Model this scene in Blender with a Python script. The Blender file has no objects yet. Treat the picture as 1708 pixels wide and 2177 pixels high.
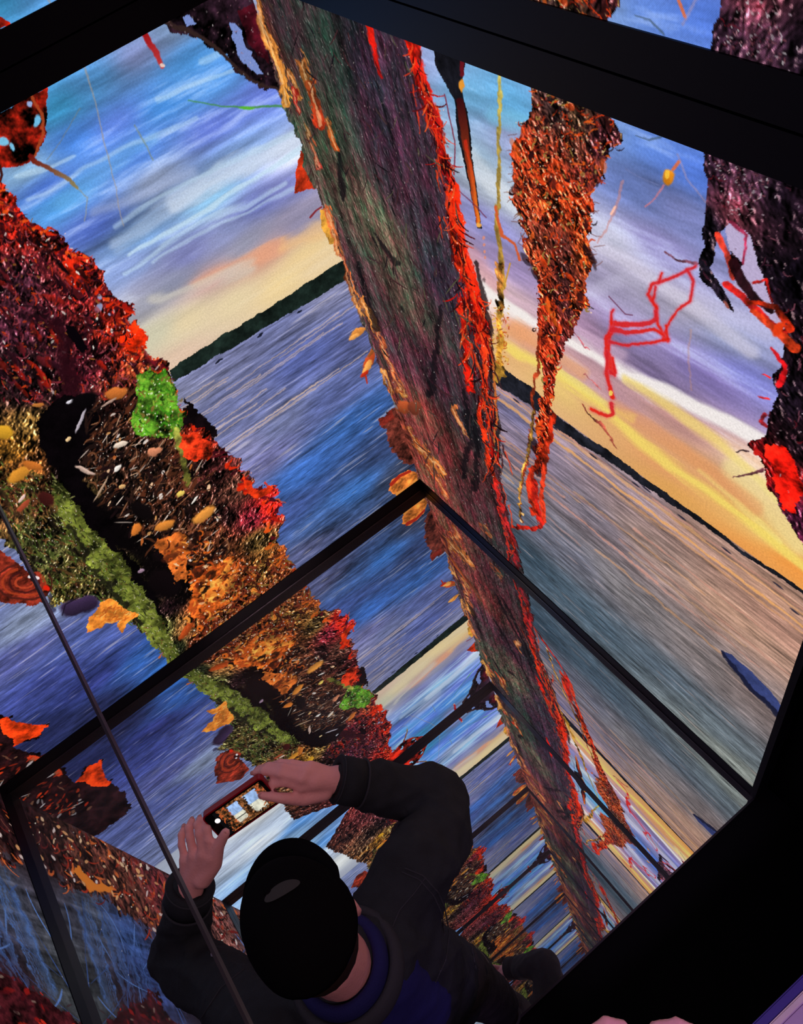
import bpy, bmesh, math, random
import numpy as np
from mathutils import Vector, Matrix

# ------------------------------------------------------------------ camera, world, exposure
S = 2.4                                   # height of one tier of screens, metres
F = 1703.4885                             # focal length in pixels of a 1708 x 2177 frame
R = np.array([[-0.78733458, 0.57102142, -0.23246246],
              [0.582661, 0.56592287, -0.58329878],
              [-0.20152028, -0.5946981, -0.77828256]])
CAM = np.array([0.96820747, 2.40437233, 3.0887808])
PC = np.array([854.0, 1088.5])
scene = bpy.context.scene
C = scene.collection
cd = bpy.data.cameras.new('camera'); cam = bpy.data.objects.new('camera', cd); C.objects.link(cam)
m = Matrix.Identity(4)
for i in range(3):
    m[i][0] = R[0][i]; m[i][1] = -R[1][i]; m[i][2] = -R[2][i]; m[i][3] = CAM[i]
cam.matrix_world = m
cd.sensor_fit = 'AUTO'; cd.sensor_width = 36.0; cd.lens = F / 2177 * 36.0
cd.clip_start = 0.02; cd.clip_end = 100
scene.camera = cam
w = bpy.data.worlds.new('world'); scene.world = w; w.use_nodes = True
w.node_tree.nodes['Background'].inputs[0].default_value = (0.010, 0.011, 0.016, 1)
w.node_tree.nodes['Background'].inputs[1].default_value = 0.15
scene.view_settings.view_transform = 'Standard'
try: scene.view_settings.look = 'None'
except Exception: pass
scene.view_settings.gamma = 1.0
scene.view_settings.exposure = 0.0
scene.view_settings.use_curve_mapping = False
try:
    scene.cycles.max_bounces = 14; scene.cycles.glossy_bounces = 14
    scene.cycles.diffuse_bounces = 3; scene.cycles.transmission_bounces = 6
except Exception: pass

# room extents (metres) and heights of the screens
WA, WB = 0.98 * S, 0.8275 * S
ZL, ZT, ZU = 0.030 * S, 0.9675 * S, 1.0325 * S

def at(x, y, z):
    d = R.T @ np.array([(x - PC[0]) / F, (y - PC[1]) / F, 1.0]); t = (z - CAM[2]) / d[2]
    return Vector(CAM + t * d)

ld_ = bpy.data.lights.new('landing_fill', 'SPOT'); ld_.shadow_soft_size = 0.12; ld_.energy = 85; ld_.color = (0.80, 0.50, 0.95); ld_.spot_size = math.radians(40); ld_.spot_blend = 0.8  # added unseen spot for violet light on the fingertips, corner shelf and back
lo_ = bpy.data.objects.new('landing_fill', ld_); C.objects.link(lo_); lo_.location = (0.55, 3.35, 3.4)
lo_.rotation_euler = (Vector((0.78, 2.60, 1.3)) - Vector(lo_.location)).to_track_quat('-Z', 'Y').to_euler()

l2_ = bpy.data.lights.new('hands_fill', 'SPOT'); l2_.shadow_soft_size = 0.15; l2_.energy = 48; l2_.color = (1.0, 0.62, 0.66); l2_.spot_size = math.radians(38); l2_.spot_blend = 0.9  # added unseen pink spot that brightens the hands and shoulder
o2_ = bpy.data.objects.new('hands_fill', l2_); C.objects.link(o2_); o2_.location = (0.9, 2.9, 3.7)
o2_.rotation_euler = (Vector((1.22, 1.55, 1.5)) - Vector(o2_.location)).to_track_quat('-Z', 'Y').to_euler()

# ------------------------------------------------------------------ materials
def srgb(c):
    c = np.asarray(c, float) / 255.0
    return np.where(c <= 0.04045, c / 12.92, ((c + 0.055) / 1.055) ** 2.4)
MATS = {}
def mat(name, col, rough=0.6, metal=0.0, bump=0.0, bscale=60, var=0.15, vscale=8, spec=0.25, sheen=0.0):
    m = bpy.data.materials.new(name); m.use_nodes = True; nt = m.node_tree; N = nt.nodes; L = nt.links
    b = N['Principled BSDF']; c = srgb(col)
    tc = N.new('ShaderNodeTexCoord'); nz = N.new('ShaderNodeTexNoise'); nz.inputs['Scale'].default_value = vscale
    nz.inputs['Detail'].default_value = 6
    L.new(tc.outputs['Object'], nz.inputs['Vector'])
    mx = N.new('ShaderNodeMix'); mx.data_type = 'RGBA'
    mx.inputs[6].default_value = (*[v * (1 - var) for v in c], 1); mx.inputs[7].default_value = (*[min(1, v * (1 + var)) for v in c], 1)
    L.new(nz.outputs['Fac'], mx.inputs[0]); L.new(mx.outputs[2], b.inputs['Base Color'])
    b.inputs['Roughness'].default_value = rough; b.inputs['Metallic'].default_value = metal
    b.inputs['Specular IOR Level'].default_value = spec
    if sheen: b.inputs['Sheen Weight'].default_value = sheen
    if bump:
        n2 = N.new('ShaderNodeTexNoise'); n2.inputs['Scale'].default_value = bscale; n2.inputs['Detail'].default_value = 4
        L.new(tc.outputs['Object'], n2.inputs['Vector'])
        bp = N.new('ShaderNodeBump'); bp.inputs['Strength'].default_value = bump; bp.inputs['Distance'].default_value = 0.004
        L.new(n2.outputs['Fac'], bp.inputs['Height']); L.new(bp.outputs[0], b.inputs['Normal'])
    MATS[name] = m; return m
mat('black_paint', (20, 21, 27), 0.55, var=0.2)
mat('black_matte', (7, 7, 10), 0.8, spec=0.1)
mat('frame_metal', (20, 22, 30), 0.5, 0.0, spec=.15)
mat('joint_metal', (70, 66, 72), 0.35, 0.8)
mat('skin', (246, 178, 176), 0.5, bump=0.25, bscale=220, var=0.12, vscale=25)
mat('lip', (170, 80, 80), 0.5)
mat('denim', (36, 42, 48), 0.85, bump=0.5, bscale=420, var=0.35, vscale=30)
mat('denim_seam', (52, 56, 64), 0.85, bump=0.4, bscale=500)
mat('cap_cloth', (15, 15, 18), 0.95, bump=0.3, bscale=500, spec=0.02)
mat('cap_badge', (56, 58, 58), 0.8)
mat('navy_cloth', (30, 34, 92), 0.9, bump=0.4, bscale=300)
mat('trousers', (52, 50, 54), 0.9, bump=0.5, bscale=300, var=0.3)
mat('shoe_leather', (40, 36, 36), 0.5)
mat('rubber', (60, 60, 62), 0.8)
mat('hair', (40, 28, 22), 0.7)
mat('phone_case', (150, 14, 34), 0.4)
mat('phone_black', (12, 12, 14), 0.2)
mat('button_metal', (200, 200, 205), 0.25, 0.9)
mat('lilac_paint', (205, 180, 215), 0.5)
mat('cream_highlight', (240, 225, 225), 0.35)
mat('blue_edge', (70, 60, 150), 0.4)
mat('eye_white', (150, 140, 135), 0.3)
mat('grey_cloth', (60, 60, 68), 0.9)

def mirror_mat(name, col, rough, haze, hcol):
    m = bpy.data.materials.new(name); m.use_nodes = True; nt = m.node_tree; N = nt.nodes; L = nt.links; N.clear()
    out = N.new('ShaderNodeOutputMaterial'); g = N.new('ShaderNodeBsdfGlossy'); d = N.new('ShaderNodeBsdfDiffuse')
    g.inputs['Color'].default_value = (*col, 1); g.inputs['Roughness'].default_value = rough
    d.inputs['Color'].default_value = (*hcol, 1)
    tc = N.new('ShaderNodeTexCoord'); nz = N.new('ShaderNodeTexNoise'); nz.inputs['Scale'].default_value = 2.2; nz.inputs['Detail'].default_value = 7
    L.new(tc.outputs['Object'], nz.inputs['Vector'])
    mr = N.new('ShaderNodeMapRange'); mr.inputs[1].default_value = 0.45; mr.inputs[2].default_value = 0.75
    mr.inputs[3].default_value = haze * 0.5; mr.inputs[4].default_value = haze * 1.6
    L.new(nz.outputs['Fac'], mr.inputs[0])
    mx = N.new('ShaderNodeMixShader'); L.new(mr.outputs[0], mx.inputs[0]); L.new(g.outputs[0], mx.inputs[1]); L.new(d.outputs[0], mx.inputs[2])
    L.new(mx.outputs[0], out.inputs[0]); MATS[name] = m; return m
mirror_mat('floor_mirror', (0.82, 0.85, 0.88), 0.0, 0.15, (0.34, 0.33, 0.32))
mirror_mat('ceiling_mirror', (0.62, 0.64, 0.63), 0.003, 0.03, (0.2, 0.2, 0.2))

def screen_mat(name):
    m = bpy.data.materials.new(name); m.use_nodes = True; nt = m.node_tree; N = nt.nodes; L = nt.links; N.clear()
    out = N.new('ShaderNodeOutputMaterial'); e = N.new('ShaderNodeEmission'); a = N.new('ShaderNodeAttribute'); a.attribute_name = 'picture'
    tc = N.new('ShaderNodeTexCoord'); sep = N.new('ShaderNodeSeparateXYZ'); L.new(tc.outputs['Object'], sep.inputs[0])
    def mth(op, x, y=None):
        n = N.new('ShaderNodeMath'); n.operation = op
        if isinstance(x, (int, float)): n.inputs[0].default_value = x
        else: L.new(x, n.inputs[0])
        if y is not None:
            if isinstance(y, (int, float)): n.inputs[1].default_value = y
            else: L.new(y, n.inputs[1])
        return n.outputs[0]
    # the dot grid of the diodes, 3.2 mm pitch
    k = 2 * math.pi / 0.0034
    u = mth('ADD', sep.outputs[0], sep.outputs[1])
    su = mth('SINE', mth('MULTIPLY', u, k)); sz = mth('SINE', mth('MULTIPLY', sep.outputs[2], k))
    g = mth('MULTIPLY', su, sz); g = mth('MULTIPLY', g, 0.16)
    nz = N.new('ShaderNodeTexNoise'); nz.inputs['Scale'].default_value = 170; nz.inputs['Detail'].default_value = 3
    L.new(tc.outputs['Object'], nz.inputs['Vector'])
    n2 = mth('MULTIPLY', mth('SUBTRACT', nz.outputs['Fac'], 0.5), 0.55)
    s = mth('ADD', mth('ADD', g, n2), 1.0)
    L.new(a.outputs['Color'], e.inputs['Color']); L.new(s, e.inputs['Strength']); L.new(e.outputs[0], out.inputs[0])
    m.cycles.emission_sampling = 'NONE'
    return m
SCREEN = screen_mat('led_picture')

# ------------------------------------------------------------------ object helpers
def tag(o, label=None, cat=None, group=None, kind=None):
    if label: o['label'] = label
    if cat: o['category'] = cat
    if group: o['group'] = group
    if kind: o['kind'] = kind
    return o
def link(name, me, material=None, parent=None, smooth=False):
    o = bpy.data.objects.new(name, me); C.objects.link(o)
    if material: me.materials.append(MATS[material] if isinstance(material, str) else material)
    if smooth:
        for p in me.polygons: p.use_smooth = True
    if parent:
        o.parent = parent; o.matrix_parent_inverse = Matrix.Translation(-parent.location)
    return o
def from_bm(name, bm, material, parent=None, smooth=False):
    me = bpy.data.meshes.new(name); bm.to_mesh(me); bm.free(); return link(name, me, material, parent, smooth)
def box(bm, lo, hi, bev=0.0):
    r = bmesh.ops.create_cube(bm, size=1.0); vs = r['verts']
    for v in vs: v.co = Vector([(lo[i] + hi[i]) / 2 + v.co[i] * (hi[i] - lo[i]) for i in range(3)])
    if bev:
        es = list({e for v in vs for e in v.link_edges}); bmesh.ops.bevel(bm, geom=es, offset=bev, segments=2, affect='EDGES')
def boxes(name, L_, material, parent=None, bev=0.0):
    bm = bmesh.new()
    for lo, hi in L_: box(bm, lo, hi, bev)
    return from_bm(name, bm, material, parent)
def empty(name, loc):
    o = bpy.data.objects.new(name, None); C.objects.link(o); o.location = loc; o.empty_display_size = 0.1; return o
def struct(o): o['kind'] = 'structure'; return o

# ------------------------------------------------------------------ painting engine for the pictures on the screens
rng = np.random.RandomState(7)
def vnoise(h, w, fy, fx, seed):
    r = np.random.RandomState(seed); fy = max(1, int(fy)); fx = max(1, int(fx))
    g = r.rand(fy + 2, fx + 2).astype(np.float32)
    y = np.linspace(0, fy, h, dtype=np.float32); x = np.linspace(0, fx, w, dtype=np.float32)
    yi = y.astype(int); xi = x.astype(int); ty = y - yi; tx = x - xi
    ty = ty * ty * (3 - 2 * ty); tx = tx * tx * (3 - 2 * tx)
    a = g[:, xi] * (1 - tx) + g[:, xi + 1] * tx
    return a[yi] * (1 - ty)[:, None] + a[yi + 1] * ty[:, None]
def fbm(h, w, fy, fx, seed, oct=4, gain=0.55):
    s = 0; a = 1.0; t = 0
    for o in range(oct):
        s = s + a * vnoise(h, w, fy * 2 ** o, fx * 2 ** o, seed + o * 17); t += a; a *= gain
    s = s / t
    return (s - s.mean()) / (s.std() + 1e-6)

class Canvas:
    """picture on one wall. axis 'x': wall along x (y=0); axis 'y': wall along y at x=x0. art(): place of each dot in the artwork sheet"""
    def __init__(self, axis, length, x0, n, seed, flip=False):
        self.axis, self.length, self.x0 = axis, length, x0
        self.w = int(length / S * n); self.h = int((ZT - ZL) / S * n)
        self.u = np.linspace(0, length, self.w); self.z = np.linspace(ZL, ZT, self.h)
        U, Z = np.meshgrid(self.u, self.z); self.U, self.Z = U, Z; self.flip = flip
        self.PX, self.PY = self.fwd(U, Z)
        self.seed = seed
        h, w = self.h, self.w
        self.n1 = fbm(h, w, 40, 40, seed + 1, 5, 0.7); self.n2 = fbm(h, w, 40, 40, seed + 2, 5, 0.7)
        self.s1 = fbm(h, w, 16, 7, seed + 3, 4, 0.5); self.s2 = fbm(h, w, 40, 9, seed + 4, 4, 0.55)
        self.col = np.zeros((h, w, 3), np.float32)
    def fwd(self, U, Z):
        if self.flip: Z = -Z
        X, Y = (U, 0 * U) if self.axis == 'x' else (0 * U + self.x0, U)
        q = [R[i][0] * (X - CAM[0]) + R[i][1] * (Y - CAM[1]) + R[i][2] * (Z - CAM[2]) for i in range(3)]
        q2 = np.where(np.abs(q[2]) < 1e-3, 1e-3, q[2])
        px = PC[0] + F * q[0] / q2; py = PC[1] + F * q[1] / q2
        bad = q[2] < 0.05
        return np.where(bad, -9999, px), np.where(bad, -9999, py)
    def inv(self, x, y):
        d = R.T @ np.array([(x - PC[0]) / F, (y - PC[1]) / F, 1.0])
        if self.axis == 'x': t = -CAM[1] / d[1]; p = CAM + t * d; u = p[0]
        else: t = (self.x0 - CAM[0]) / d[0]; p = CAM + t * d; u = p[1]
        z = -p[2] if self.flip else p[2]
        return u, z
    def under(self, x, y):
        d = R.T @ np.array([(x - PC[0]) / F, (y - PC[1]) / F, 1.0]); t = -CAM[1] / d[1]; p = CAM + t * d
        a, b = self.fwd(np.array([p[0]]), np.array([-p[2]])); return float(a[0]), float(b[0])
    def idx(self, x, y):
        u, z = self.inv(x, y)
        return (z - ZL) / (ZT - ZL) * (self.h - 1), u / self.length * (self.w - 1)
    def field(self, pts, k=0.45, pw=1.6):
        num = np.zeros((self.h, self.w, 3), np.float32); den = np.zeros((self.h, self.w), np.float32)
        for x, y, r, g, b in pts:
            u, z = self.inv(x, y)
            d = ((self.U - u) * k) ** 2 + (self.Z - z) ** 2 + 0.0006
            wgt = (d ** -pw).astype(np.float32)
            num += wgt[..., None] * np.array([r, g, b], np.float32); den += wgt
        return num / den[..., None]
    def pip(self, poly, rag=0.0):
        xs = [p[0] for p in poly]; ys = [p[1] for p in poly]
        PX = self.PX + self.n1 * rag if rag else self.PX
        PY = self.PY + self.n2 * rag if rag else self.PY
        m = (PX > min(xs)) & (PX < max(xs)) & (PY > min(ys)) & (PY < max(ys)) & (self.PX > -9000)
        ii = np.nonzero(m.ravel())[0]
        if len(ii) == 0: return m & False
        x = PX.ravel()[ii]; y = PY.ravel()[ii]; ins = np.zeros(len(ii), bool)
        n = len(poly)
        for a in range(n):
            x1, y1 = poly[a]; x2, y2 = poly[(a + 1) % n]
            if y1 == y2: continue
            c = (y1 > y) != (y2 > y)
            ins ^= c & (x < (x2 - x1) * (y - y1) / (y2 - y1) + x1)
        out = np.zeros(m.size, bool); out[ii[ins]] = True
        return out.reshape(m.shape)
    def fill(self, mask, color, alpha=1.0):
        c = np.asarray(color, np.float32)
        if c.ndim == 3: c = c[mask]
        self.col[mask] = self.col[mask] * (1 - alpha) + c * alpha
    def poly(self, pts, color, rag=0.0, alpha=1.0, mod=0.0, seed=0):
        mk = self.pip(pts, rag)
        if not mk.any(): return mk
        c = np.asarray(color, np.float32)
        if c.ndim == 1: c = np.broadcast_to(c, self.col.shape)
        if mod:
            c = c * (1 + mod * self.n1)[..., None]
        self.fill(mk, c, alpha); return mk
    def line(self, pts, w0, w1, color, rag=0.0, alpha=1.0, c1=None, soft=1.0, mod=0.0, cloud=False):
        """tapering stroke through pts"""
        pts = np.array(pts, float)
        seg = np.hypot(*(pts[1:] - pts[:-1]).T); tot = seg.sum(); acc = 0
        best = np.full(self.h * self.w, 1e9, np.float32); bt = np.zeros(self.h * self.w, np.float32)
        if cloud: PX = (self.PX + self.s1 * rag).ravel(); PY = (self.PY + self.s2 * rag).ravel()
        else: PX = (self.PX + self.n1 * rag).ravel(); PY = (self.PY + self.n2 * rag).ravel()
        mw = max(w0, w1) + soft + 4
        for a in range(len(pts) - 1):
            (x1, y1), (x2, y2) = pts[a], pts[a + 1]
            ii = np.nonzero((PX > min(x1, x2) - mw) & (PX < max(x1, x2) + mw) & (PY > min(y1, y2) - mw) & (PY < max(y1, y2) + mw))[0]
            if len(ii):
                dx, dy = x2 - x1, y2 - y1; L2 = dx * dx + dy * dy + 1e-6
                t = np.clip(((PX[ii] - x1) * dx + (PY[ii] - y1) * dy) / L2, 0, 1)
                d = np.hypot(PX[ii] - x1 - t * dx, PY[ii] - y1 - t * dy)
                tt = (acc + t * seg[a]) / tot; wd = w0 + (w1 - w0) * tt; d = d - wd / 2
                b = d < best[ii]; best[ii[b]] = d[b]; bt[ii[b]] = tt[b]
            acc += seg[a]
        ii = np.nonzero(best < soft)[0]
        if not len(ii): return
        al = np.clip((soft - best[ii]) / (soft + 0.6), 0, 1); al = (al * al * (3 - 2 * al) if cloud else al) * alpha
        c0 = np.array(color, np.float32); ce = np.array(c1 if c1 is not None else color, np.float32)
        cc = c0 + (ce - c0) * bt[ii][:, None]
        if mod: cc = cc * (1 + mod * self.n2.ravel()[ii])[:, None]
        f = self.col.reshape(-1, 3); f[ii] = f[ii] * (1 - al[:, None]) + cc * al[:, None]
    def blob(self, x, y, L_, W_, ang, color, alpha=1.0, power=2.0, shade=0.0):
        r, c = self.idx(x, y)
        # local scale: dots per artwork unit
        r2, c2 = self.idx(x + 3, y + 3); r3, c3 = self.idx(x + 3, y - 3)
        k = max(abs(r2 - r), abs(c2 - c), abs(r3 - r), abs(c3 - c)) / 3.0
        if not (k < 20): return
        e = int(max(L_, W_) * k * 0.8) + 2
        r0, r1_ = int(r) - e, int(r) + e + 1; c0, c1_ = int(c) - e, int(c) + e + 1
        r0 = max(r0, 0); c0 = max(c0, 0); r1_ = min(r1_, self.h); c1_ = min(c1_, self.w)
        if r0 >= r1_ or c0 >= c1_: return
        dx = self.PX[r0:r1_, c0:c1_] - x; dy = self.PY[r0:r1_, c0:c1_] - y
        wv = min(0.12 * min(L_, W_), 1.6)
        if wv > 0.5: dx = dx + self.n1[r0:r1_, c0:c1_] * wv; dy = dy + self.n2[r0:r1_, c0:c1_] * wv
        ca, sa = math.cos(ang), math.sin(ang)
        a = (dx * ca + dy * sa) / (L_ / 2); b = (-dx * sa + dy * ca) / (W_ / 2)
        d = np.abs(a) ** power + np.abs(b) ** power if power != 1.5 else np.abs(a) ** 1.2 + b ** 2
        al = (np.clip((1 - d) * 2.2, 0, 1) * alpha)[..., None]
        cc = np.array(color, np.float32) * (1 + shade * (-b))[..., None]
        s = self.col[r0:r1_, c0:c1_]; s[:] = s * (1 - al) + cc * al
    def scatter(self, poly, n, L_, W_, ang, cols, alpha=(0.7, 1.0), jit=0.4, power=2.0, seed=1, shade=0.0, clip=None):
        r = np.random.RandomState(seed * 31 + self.seed)
        xs = [p[0] for p in poly]; ys = [p[1] for p in poly]; pl = np.array(poly, float); k = 0
        for _ in range(n * 12):
            if k >= n: break
            x = r.uniform(min(xs), max(xs)); y = r.uniform(min(ys), max(ys)); ins = False
            for a in range(len(pl)):
                x1, y1 = pl[a]; x2, y2 = pl[(a + 1) % len(pl)]
                if (y1 > y) != (y2 > y) and x < (x2 - x1) * (y - y1) / (y2 - y1) + x1: ins = not ins
            if not ins: continue
            k += 1
            self.blob(x, y, r.uniform(*L_), r.uniform(*W_), ang + r.normal() * jit, cols[r.randint(len(cols))], r.uniform(*alpha), power, shade)

    def worms(self, poly, n, ln, wd, cols, seed=1, curl=.5, ang=None, hi=None):
        r = np.random.RandomState(seed * 7 + self.seed); pl = np.array(poly, float); xs, ys = pl[:, 0], pl[:, 1]; k = 0
        for _ in range(n * 12):
            if k >= n: break
            x = r.uniform(xs.min(), xs.max()); y = r.uniform(ys.min(), ys.max()); ins = False
            for a in range(len(pl)):
                x1, y1 = pl[a]; x2, y2 = pl[(a + 1) % len(pl)]
                if (y1 > y) != (y2 > y) and x < (x2 - x1) * (y - y1) / (y2 - y1) + x1: ins = not ins
            if not ins: continue
            k += 1; w_ = r.uniform(*wd); L_ = r.uniform(*ln); a = r.uniform(0, 6.28) if ang is None else ang + r.normal() * .4; c = np.array(cols[r.randint(len(cols))], float); cu = r.normal() * curl
            st = max(1.0, w_ * .6); m_ = int(L_ / st) + 1; al = r.uniform(.6, 1)
            for i in range(m_):
                t = abs(i / max(1, m_ - 1) - .5) * 2
                self.blob(x, y, w_ * (1.1 - .5 * t) * 1.3, w_ * (1.1 - .5 * t) * 1.3, 0, c, al)
                x += math.cos(a) * st; y += math.sin(a) * st; a += cu * st / 6.0
            if r.rand() < .35: self.blob(x - math.cos(a) * L_ * .4, y - math.sin(a) * L_ * .4, w_ * .9, w_ * .6, a, hi or (240, 225, 205), .9)
    def relief(self, fy, fx, seed, oct=4, warp=0):
        g = fbm(self.h, self.w, fy, fx, seed, oct, .62); g = 1.2 - 2 * np.abs(g) * .8
        gy, gx = np.gradient(g); d = gx * .8 + gy * .6; d = d / (d.std() + 1e-6)
        return d, (g - g.mean()) / g.std()
    def lit(self, f, fy, fx, seed, k=.4, dark=.5, spec=.8, thr=1.9):
        d, g = self.relief(fy, fx, seed); d2, g2 = self.relief(fy * 2.3, fx * 2.3, seed + 40, 3)
        f = f * np.clip(1 + k * d + k * .6 * d2 + dark * np.clip(g, -2, 1) * .5, .1, 2.4)[..., None]
        sp = np.clip(d + .5 * d2 - thr, 0, 1.2) * spec
        return f + sp[..., None] * np.array([120, 100, 95])
# ---- colours over each region of the artwork
SKY_A = [(290,115,150,160,215),(200,170,90,160,225),(120,230,70,170,225),(360,60,150,180,225),(450,180,90,150,220),(400,130,80,150,220),(350,220,70,138,215),(560,200,100,120,205),(250,260,90,120,205),(150,300,72,128,215),(100,400,72,108,200),(60,360,150,190,225),(120,430,85,160,225),(300,330,82,128,210),(330,380,165,180,215),(450,270,98,118,205),(500,330,135,170,228),(620,330,200,205,225),(450,420,140,190,225),(550,430,108,118,190),(300,500,125,168,220),(200,480,82,108,195),(600,400,130,135,200),(640,470,150,140,165),(480,500,138,148,195),(400,540,108,113,175),(560,540,228,160,128),(450,585,208,160,148),(520,520,165,165,180),(650,540,235,205,150),(600,600,236,208,152),(500,640,226,206,165),(400,680,226,206,165),(300,640,165,165,180),(370,600,150,155,178),(330,710,208,203,175),(380,765,220,190,165),(280,560,130,150,200),(690,560,232,205,160),(-200,300,90,150,220),(-300,500,110,150,215),(-100,700,180,180,180)]
WATER_A = [(700,620,116,118,155),(600,680,98,104,150),(450,790,108,112,155),(400,830,125,128,165),(650,760,74,86,148),(500,860,98,104,150),(780,700,82,90,145),(700,850,78,90,146),(600,900,97,104,145),(520,960,110,110,152),(750,900,48,92,165),(650,1000,48,92,170),(600,1100,58,80,145),(820,950,45,62,105),(850,1000,48,58,85),(750,1050,45,92,162),(700,1100,52,78,130),(650,1170,75,80,120),(560,980,100,100,150),(200,1350,66,82,150),(60,1320,128,142,175),(30,1400,72,78,140),(100,1450,50,60,128),(200,1450,42,50,115),(300,1400,38,78,150),(370,1410,38,88,165),(200,1510,33,38,78),(100,1560,30,35,75),(-100,1400,70,80,140),(-200,1200,110,120,160)]
SKY_B = [(905,130,150,165,210),(1000,200,108,170,212),(1090,220,98,168,215),(1100,300,158,165,205),(1000,330,160,190,215),(1050,400,200,210,225),(1040,480,138,138,195),(1080,560,160,140,185),(1300,270,130,162,215),(1380,310,92,130,215),(1480,370,88,128,228),(1350,400,118,140,210),(1450,450,142,148,210),(1300,500,200,200,220),(1400,520,148,140,195),(1350,600,185,176,205),(1280,600,175,165,200),(1450,650,192,182,205),(1550,720,160,168,208),(1600,800,128,130,205),(1350,730,150,135,185),(1500,800,122,108,165),(1400,800,150,130,180),(1250,700,188,150,185),(1100,650,215,180,190),(1060,650,240,225,220),(1110,705,225,150,120),(1200,770,192,150,165),(1300,830,196,150,160),(1450,900,198,146,140),(1600,1000,226,192,160),(1100,760,230,180,120),(1180,820,235,198,120),(1300,900,225,170,110),(1400,980,222,155,100),(1500,1000,220,160,110),(1550,1080,226,170,98),(1620,1130,236,200,118),(1450,1060,226,165,90),(1600,1180,232,155,78),(1690,1210,236,150,68)]
WATER_B = [(1080,860,120,115,152),(1200,930,150,130,142),(1350,1030,150,130,138),(1500,1150,172,136,122),(1650,1270,185,142,120),(1120,960,125,112,132),(1250,1080,130,120,132),(1400,1180,150,126,118),(1550,1300,168,132,112),(1680,1350,175,132,115),(1100,1080,95,100,118),(1200,1160,105,105,118),(1350,1280,120,115,118),(1500,1400,126,116,116),(1600,1480,128,112,110),(1120,1180,58,74,88),(1250,1300,72,88,102),(1400,1420,82,94,106),(1500,1530,98,108,115),(1580,1640,115,120,116)]
ROOT_A = [(50,280,120,30,20),(20,330,190,40,20),(60,470,120,20,12),(100,560,70,22,22),(150,530,140,28,15),(50,600,42,20,28),(30,700,50,22,32),(100,700,45,18,25),(180,640,90,22,22),(240,700,130,30,18),(290,720,185,40,15),(270,660,150,25,18),(200,760,60,18,25),(150,800,48,14,22),(100,780,55,25,30),(60,830,45,25,30),(30,780,30,20,22),(300,780,150,60,35),(250,830,60,25,20),(180,870,14,8,10),(120,920,8,4,5),(200,930,20,12,12),(60,900,95,70,35),(20,950,130,85,30),(70,1000,130,75,35),(30,1060,110,60,35),(130,1000,14,8,8),(250,950,45,28,22),(330,960,50,30,22),(300,1020,40,25,18),(250,1080,18,10,10),(420,930,150,40,25),(400,1000,60,32,22),(450,1000,70,30,30),(500,1040,60,35,28),(540,1100,75,20,28),(570,1080,150,25,20),(480,1100,25,12,12),(350,1100,40,22,16),(280,1150,10,6,6),(330,1200,14,8,8),(380,1180,22,12,10),(450,1130,70,35,22),(420,1200,120,60,28),(460,1240,150,75,30),(500,1200,90,45,25),(550,1150,80,60,30),(560,1200,100,65,30),(600,1190,120,55,30),(520,1290,100,50,30),(440,1290,150,65,30),(480,1330,105,45,28),(420,1370,90,38,22),(400,1330,60,40,22),(380,1380,25,30,18),(330,1260,14,8,10),(360,1290,18,10,12),(300,1150,12,8,8),(150,1080,70,62,30),(200,1150,75,72,32),(250,1220,72,75,32),(300,1280,70,68,32),(340,1340,55,58,30),(100,1120,62,58,30),(60,1130,55,62,30),(100,1180,50,50,28),(150,1200,60,55,28),(200,1260,70,62,32),(130,1260,80,70,32),(80,1080,85,50,30),(20,1110,90,60,35),(-80,900,60,40,30),(-150,600,60,25,28)]
TRUNK = [(560,60,60,38,30),(600,50,40,32,36),(700,100,38,46,42),(780,150,45,35,48),(850,120,55,38,52),(700,250,48,58,48),(820,300,50,35,48),(700,350,60,58,48),(850,400,55,40,50),(780,450,76,74,60),(820,500,76,72,58),(900,450,50,38,48),(780,600,60,46,48),(850,620,66,58,50),(940,600,42,33,44),(850,750,66,42,50),(930,800,58,34,44),(900,880,98,52,45),(950,950,92,46,44),(1000,900,36,34,38),(1000,1000,58,34,36),(1050,1100,62,40,44),(1000,1080,70,42,46),(1080,1180,48,40,44),(930,1020,110,58,45),(960,1060,80,46,42)]

def sea_sky(cv, sky, water, streaks=1.0):
    h, w = cv.h, cv.w; sd = cv.seed
    fs = cv.field(sky); fw = cv.field(water)
    s1 = fbm(h, w, 26, 4, sd + 5, 5, 0.62); s2 = fbm(h, w, 100, 12, sd + 6, 4, 0.7); s3 = fbm(h, w, 12, 4, sd + 8, 5, 0.6)
    amp = np.clip((cv.Z - 0.62 * S) / (0.12 * S), 0.12, 1)
    v = 1 + (0.085 * s1 + 0.05 * s2 + 0.06 * s3) * streaks * amp
    fs = fs * v[..., None]
    hi = np.clip((s1 * 0.8 + s2 * 0.5 - 0.9) * 0.34, 0, 0.5) * streaks * amp
    fs = fs * (1 - hi[..., None]) + np.array([205, 218, 240]) * hi[..., None]
    # waves: short dark and light dashes lying along the wall
    near = np.clip((0.56 * S - cv.Z) / (0.5 * S), 0, 1)
    wa = fbm(h, w, 150, 16, sd + 9, 3, 0.7); wb = fbm(h, w, 330, 36, sd + 10, 3, 0.8); wc = fbm(h, w, 40, 5, sd + 11, 4, 0.6)
    wd = fbm(h, w, 70, 9, sd + 12, 4, 0.75)
    wf = fbm(h, w, 240, 14, sd + 13, 2, 0.8); we = fbm(h, w, 130, 22, sd + 14, 4, 0.8)
    t = wb * 0.06 + wf * 0.07 * (1.2 - near * .7) + we * (0.04 + near * 0.07) + wc * 0.06
    fw = fw * (1 + t)[..., None]
    glow = np.clip((wf + wd * 0.35 + wa * .35 - 1.75) * 0.5, 0, 0.5)
    return fs, fw, glow, near

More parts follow.
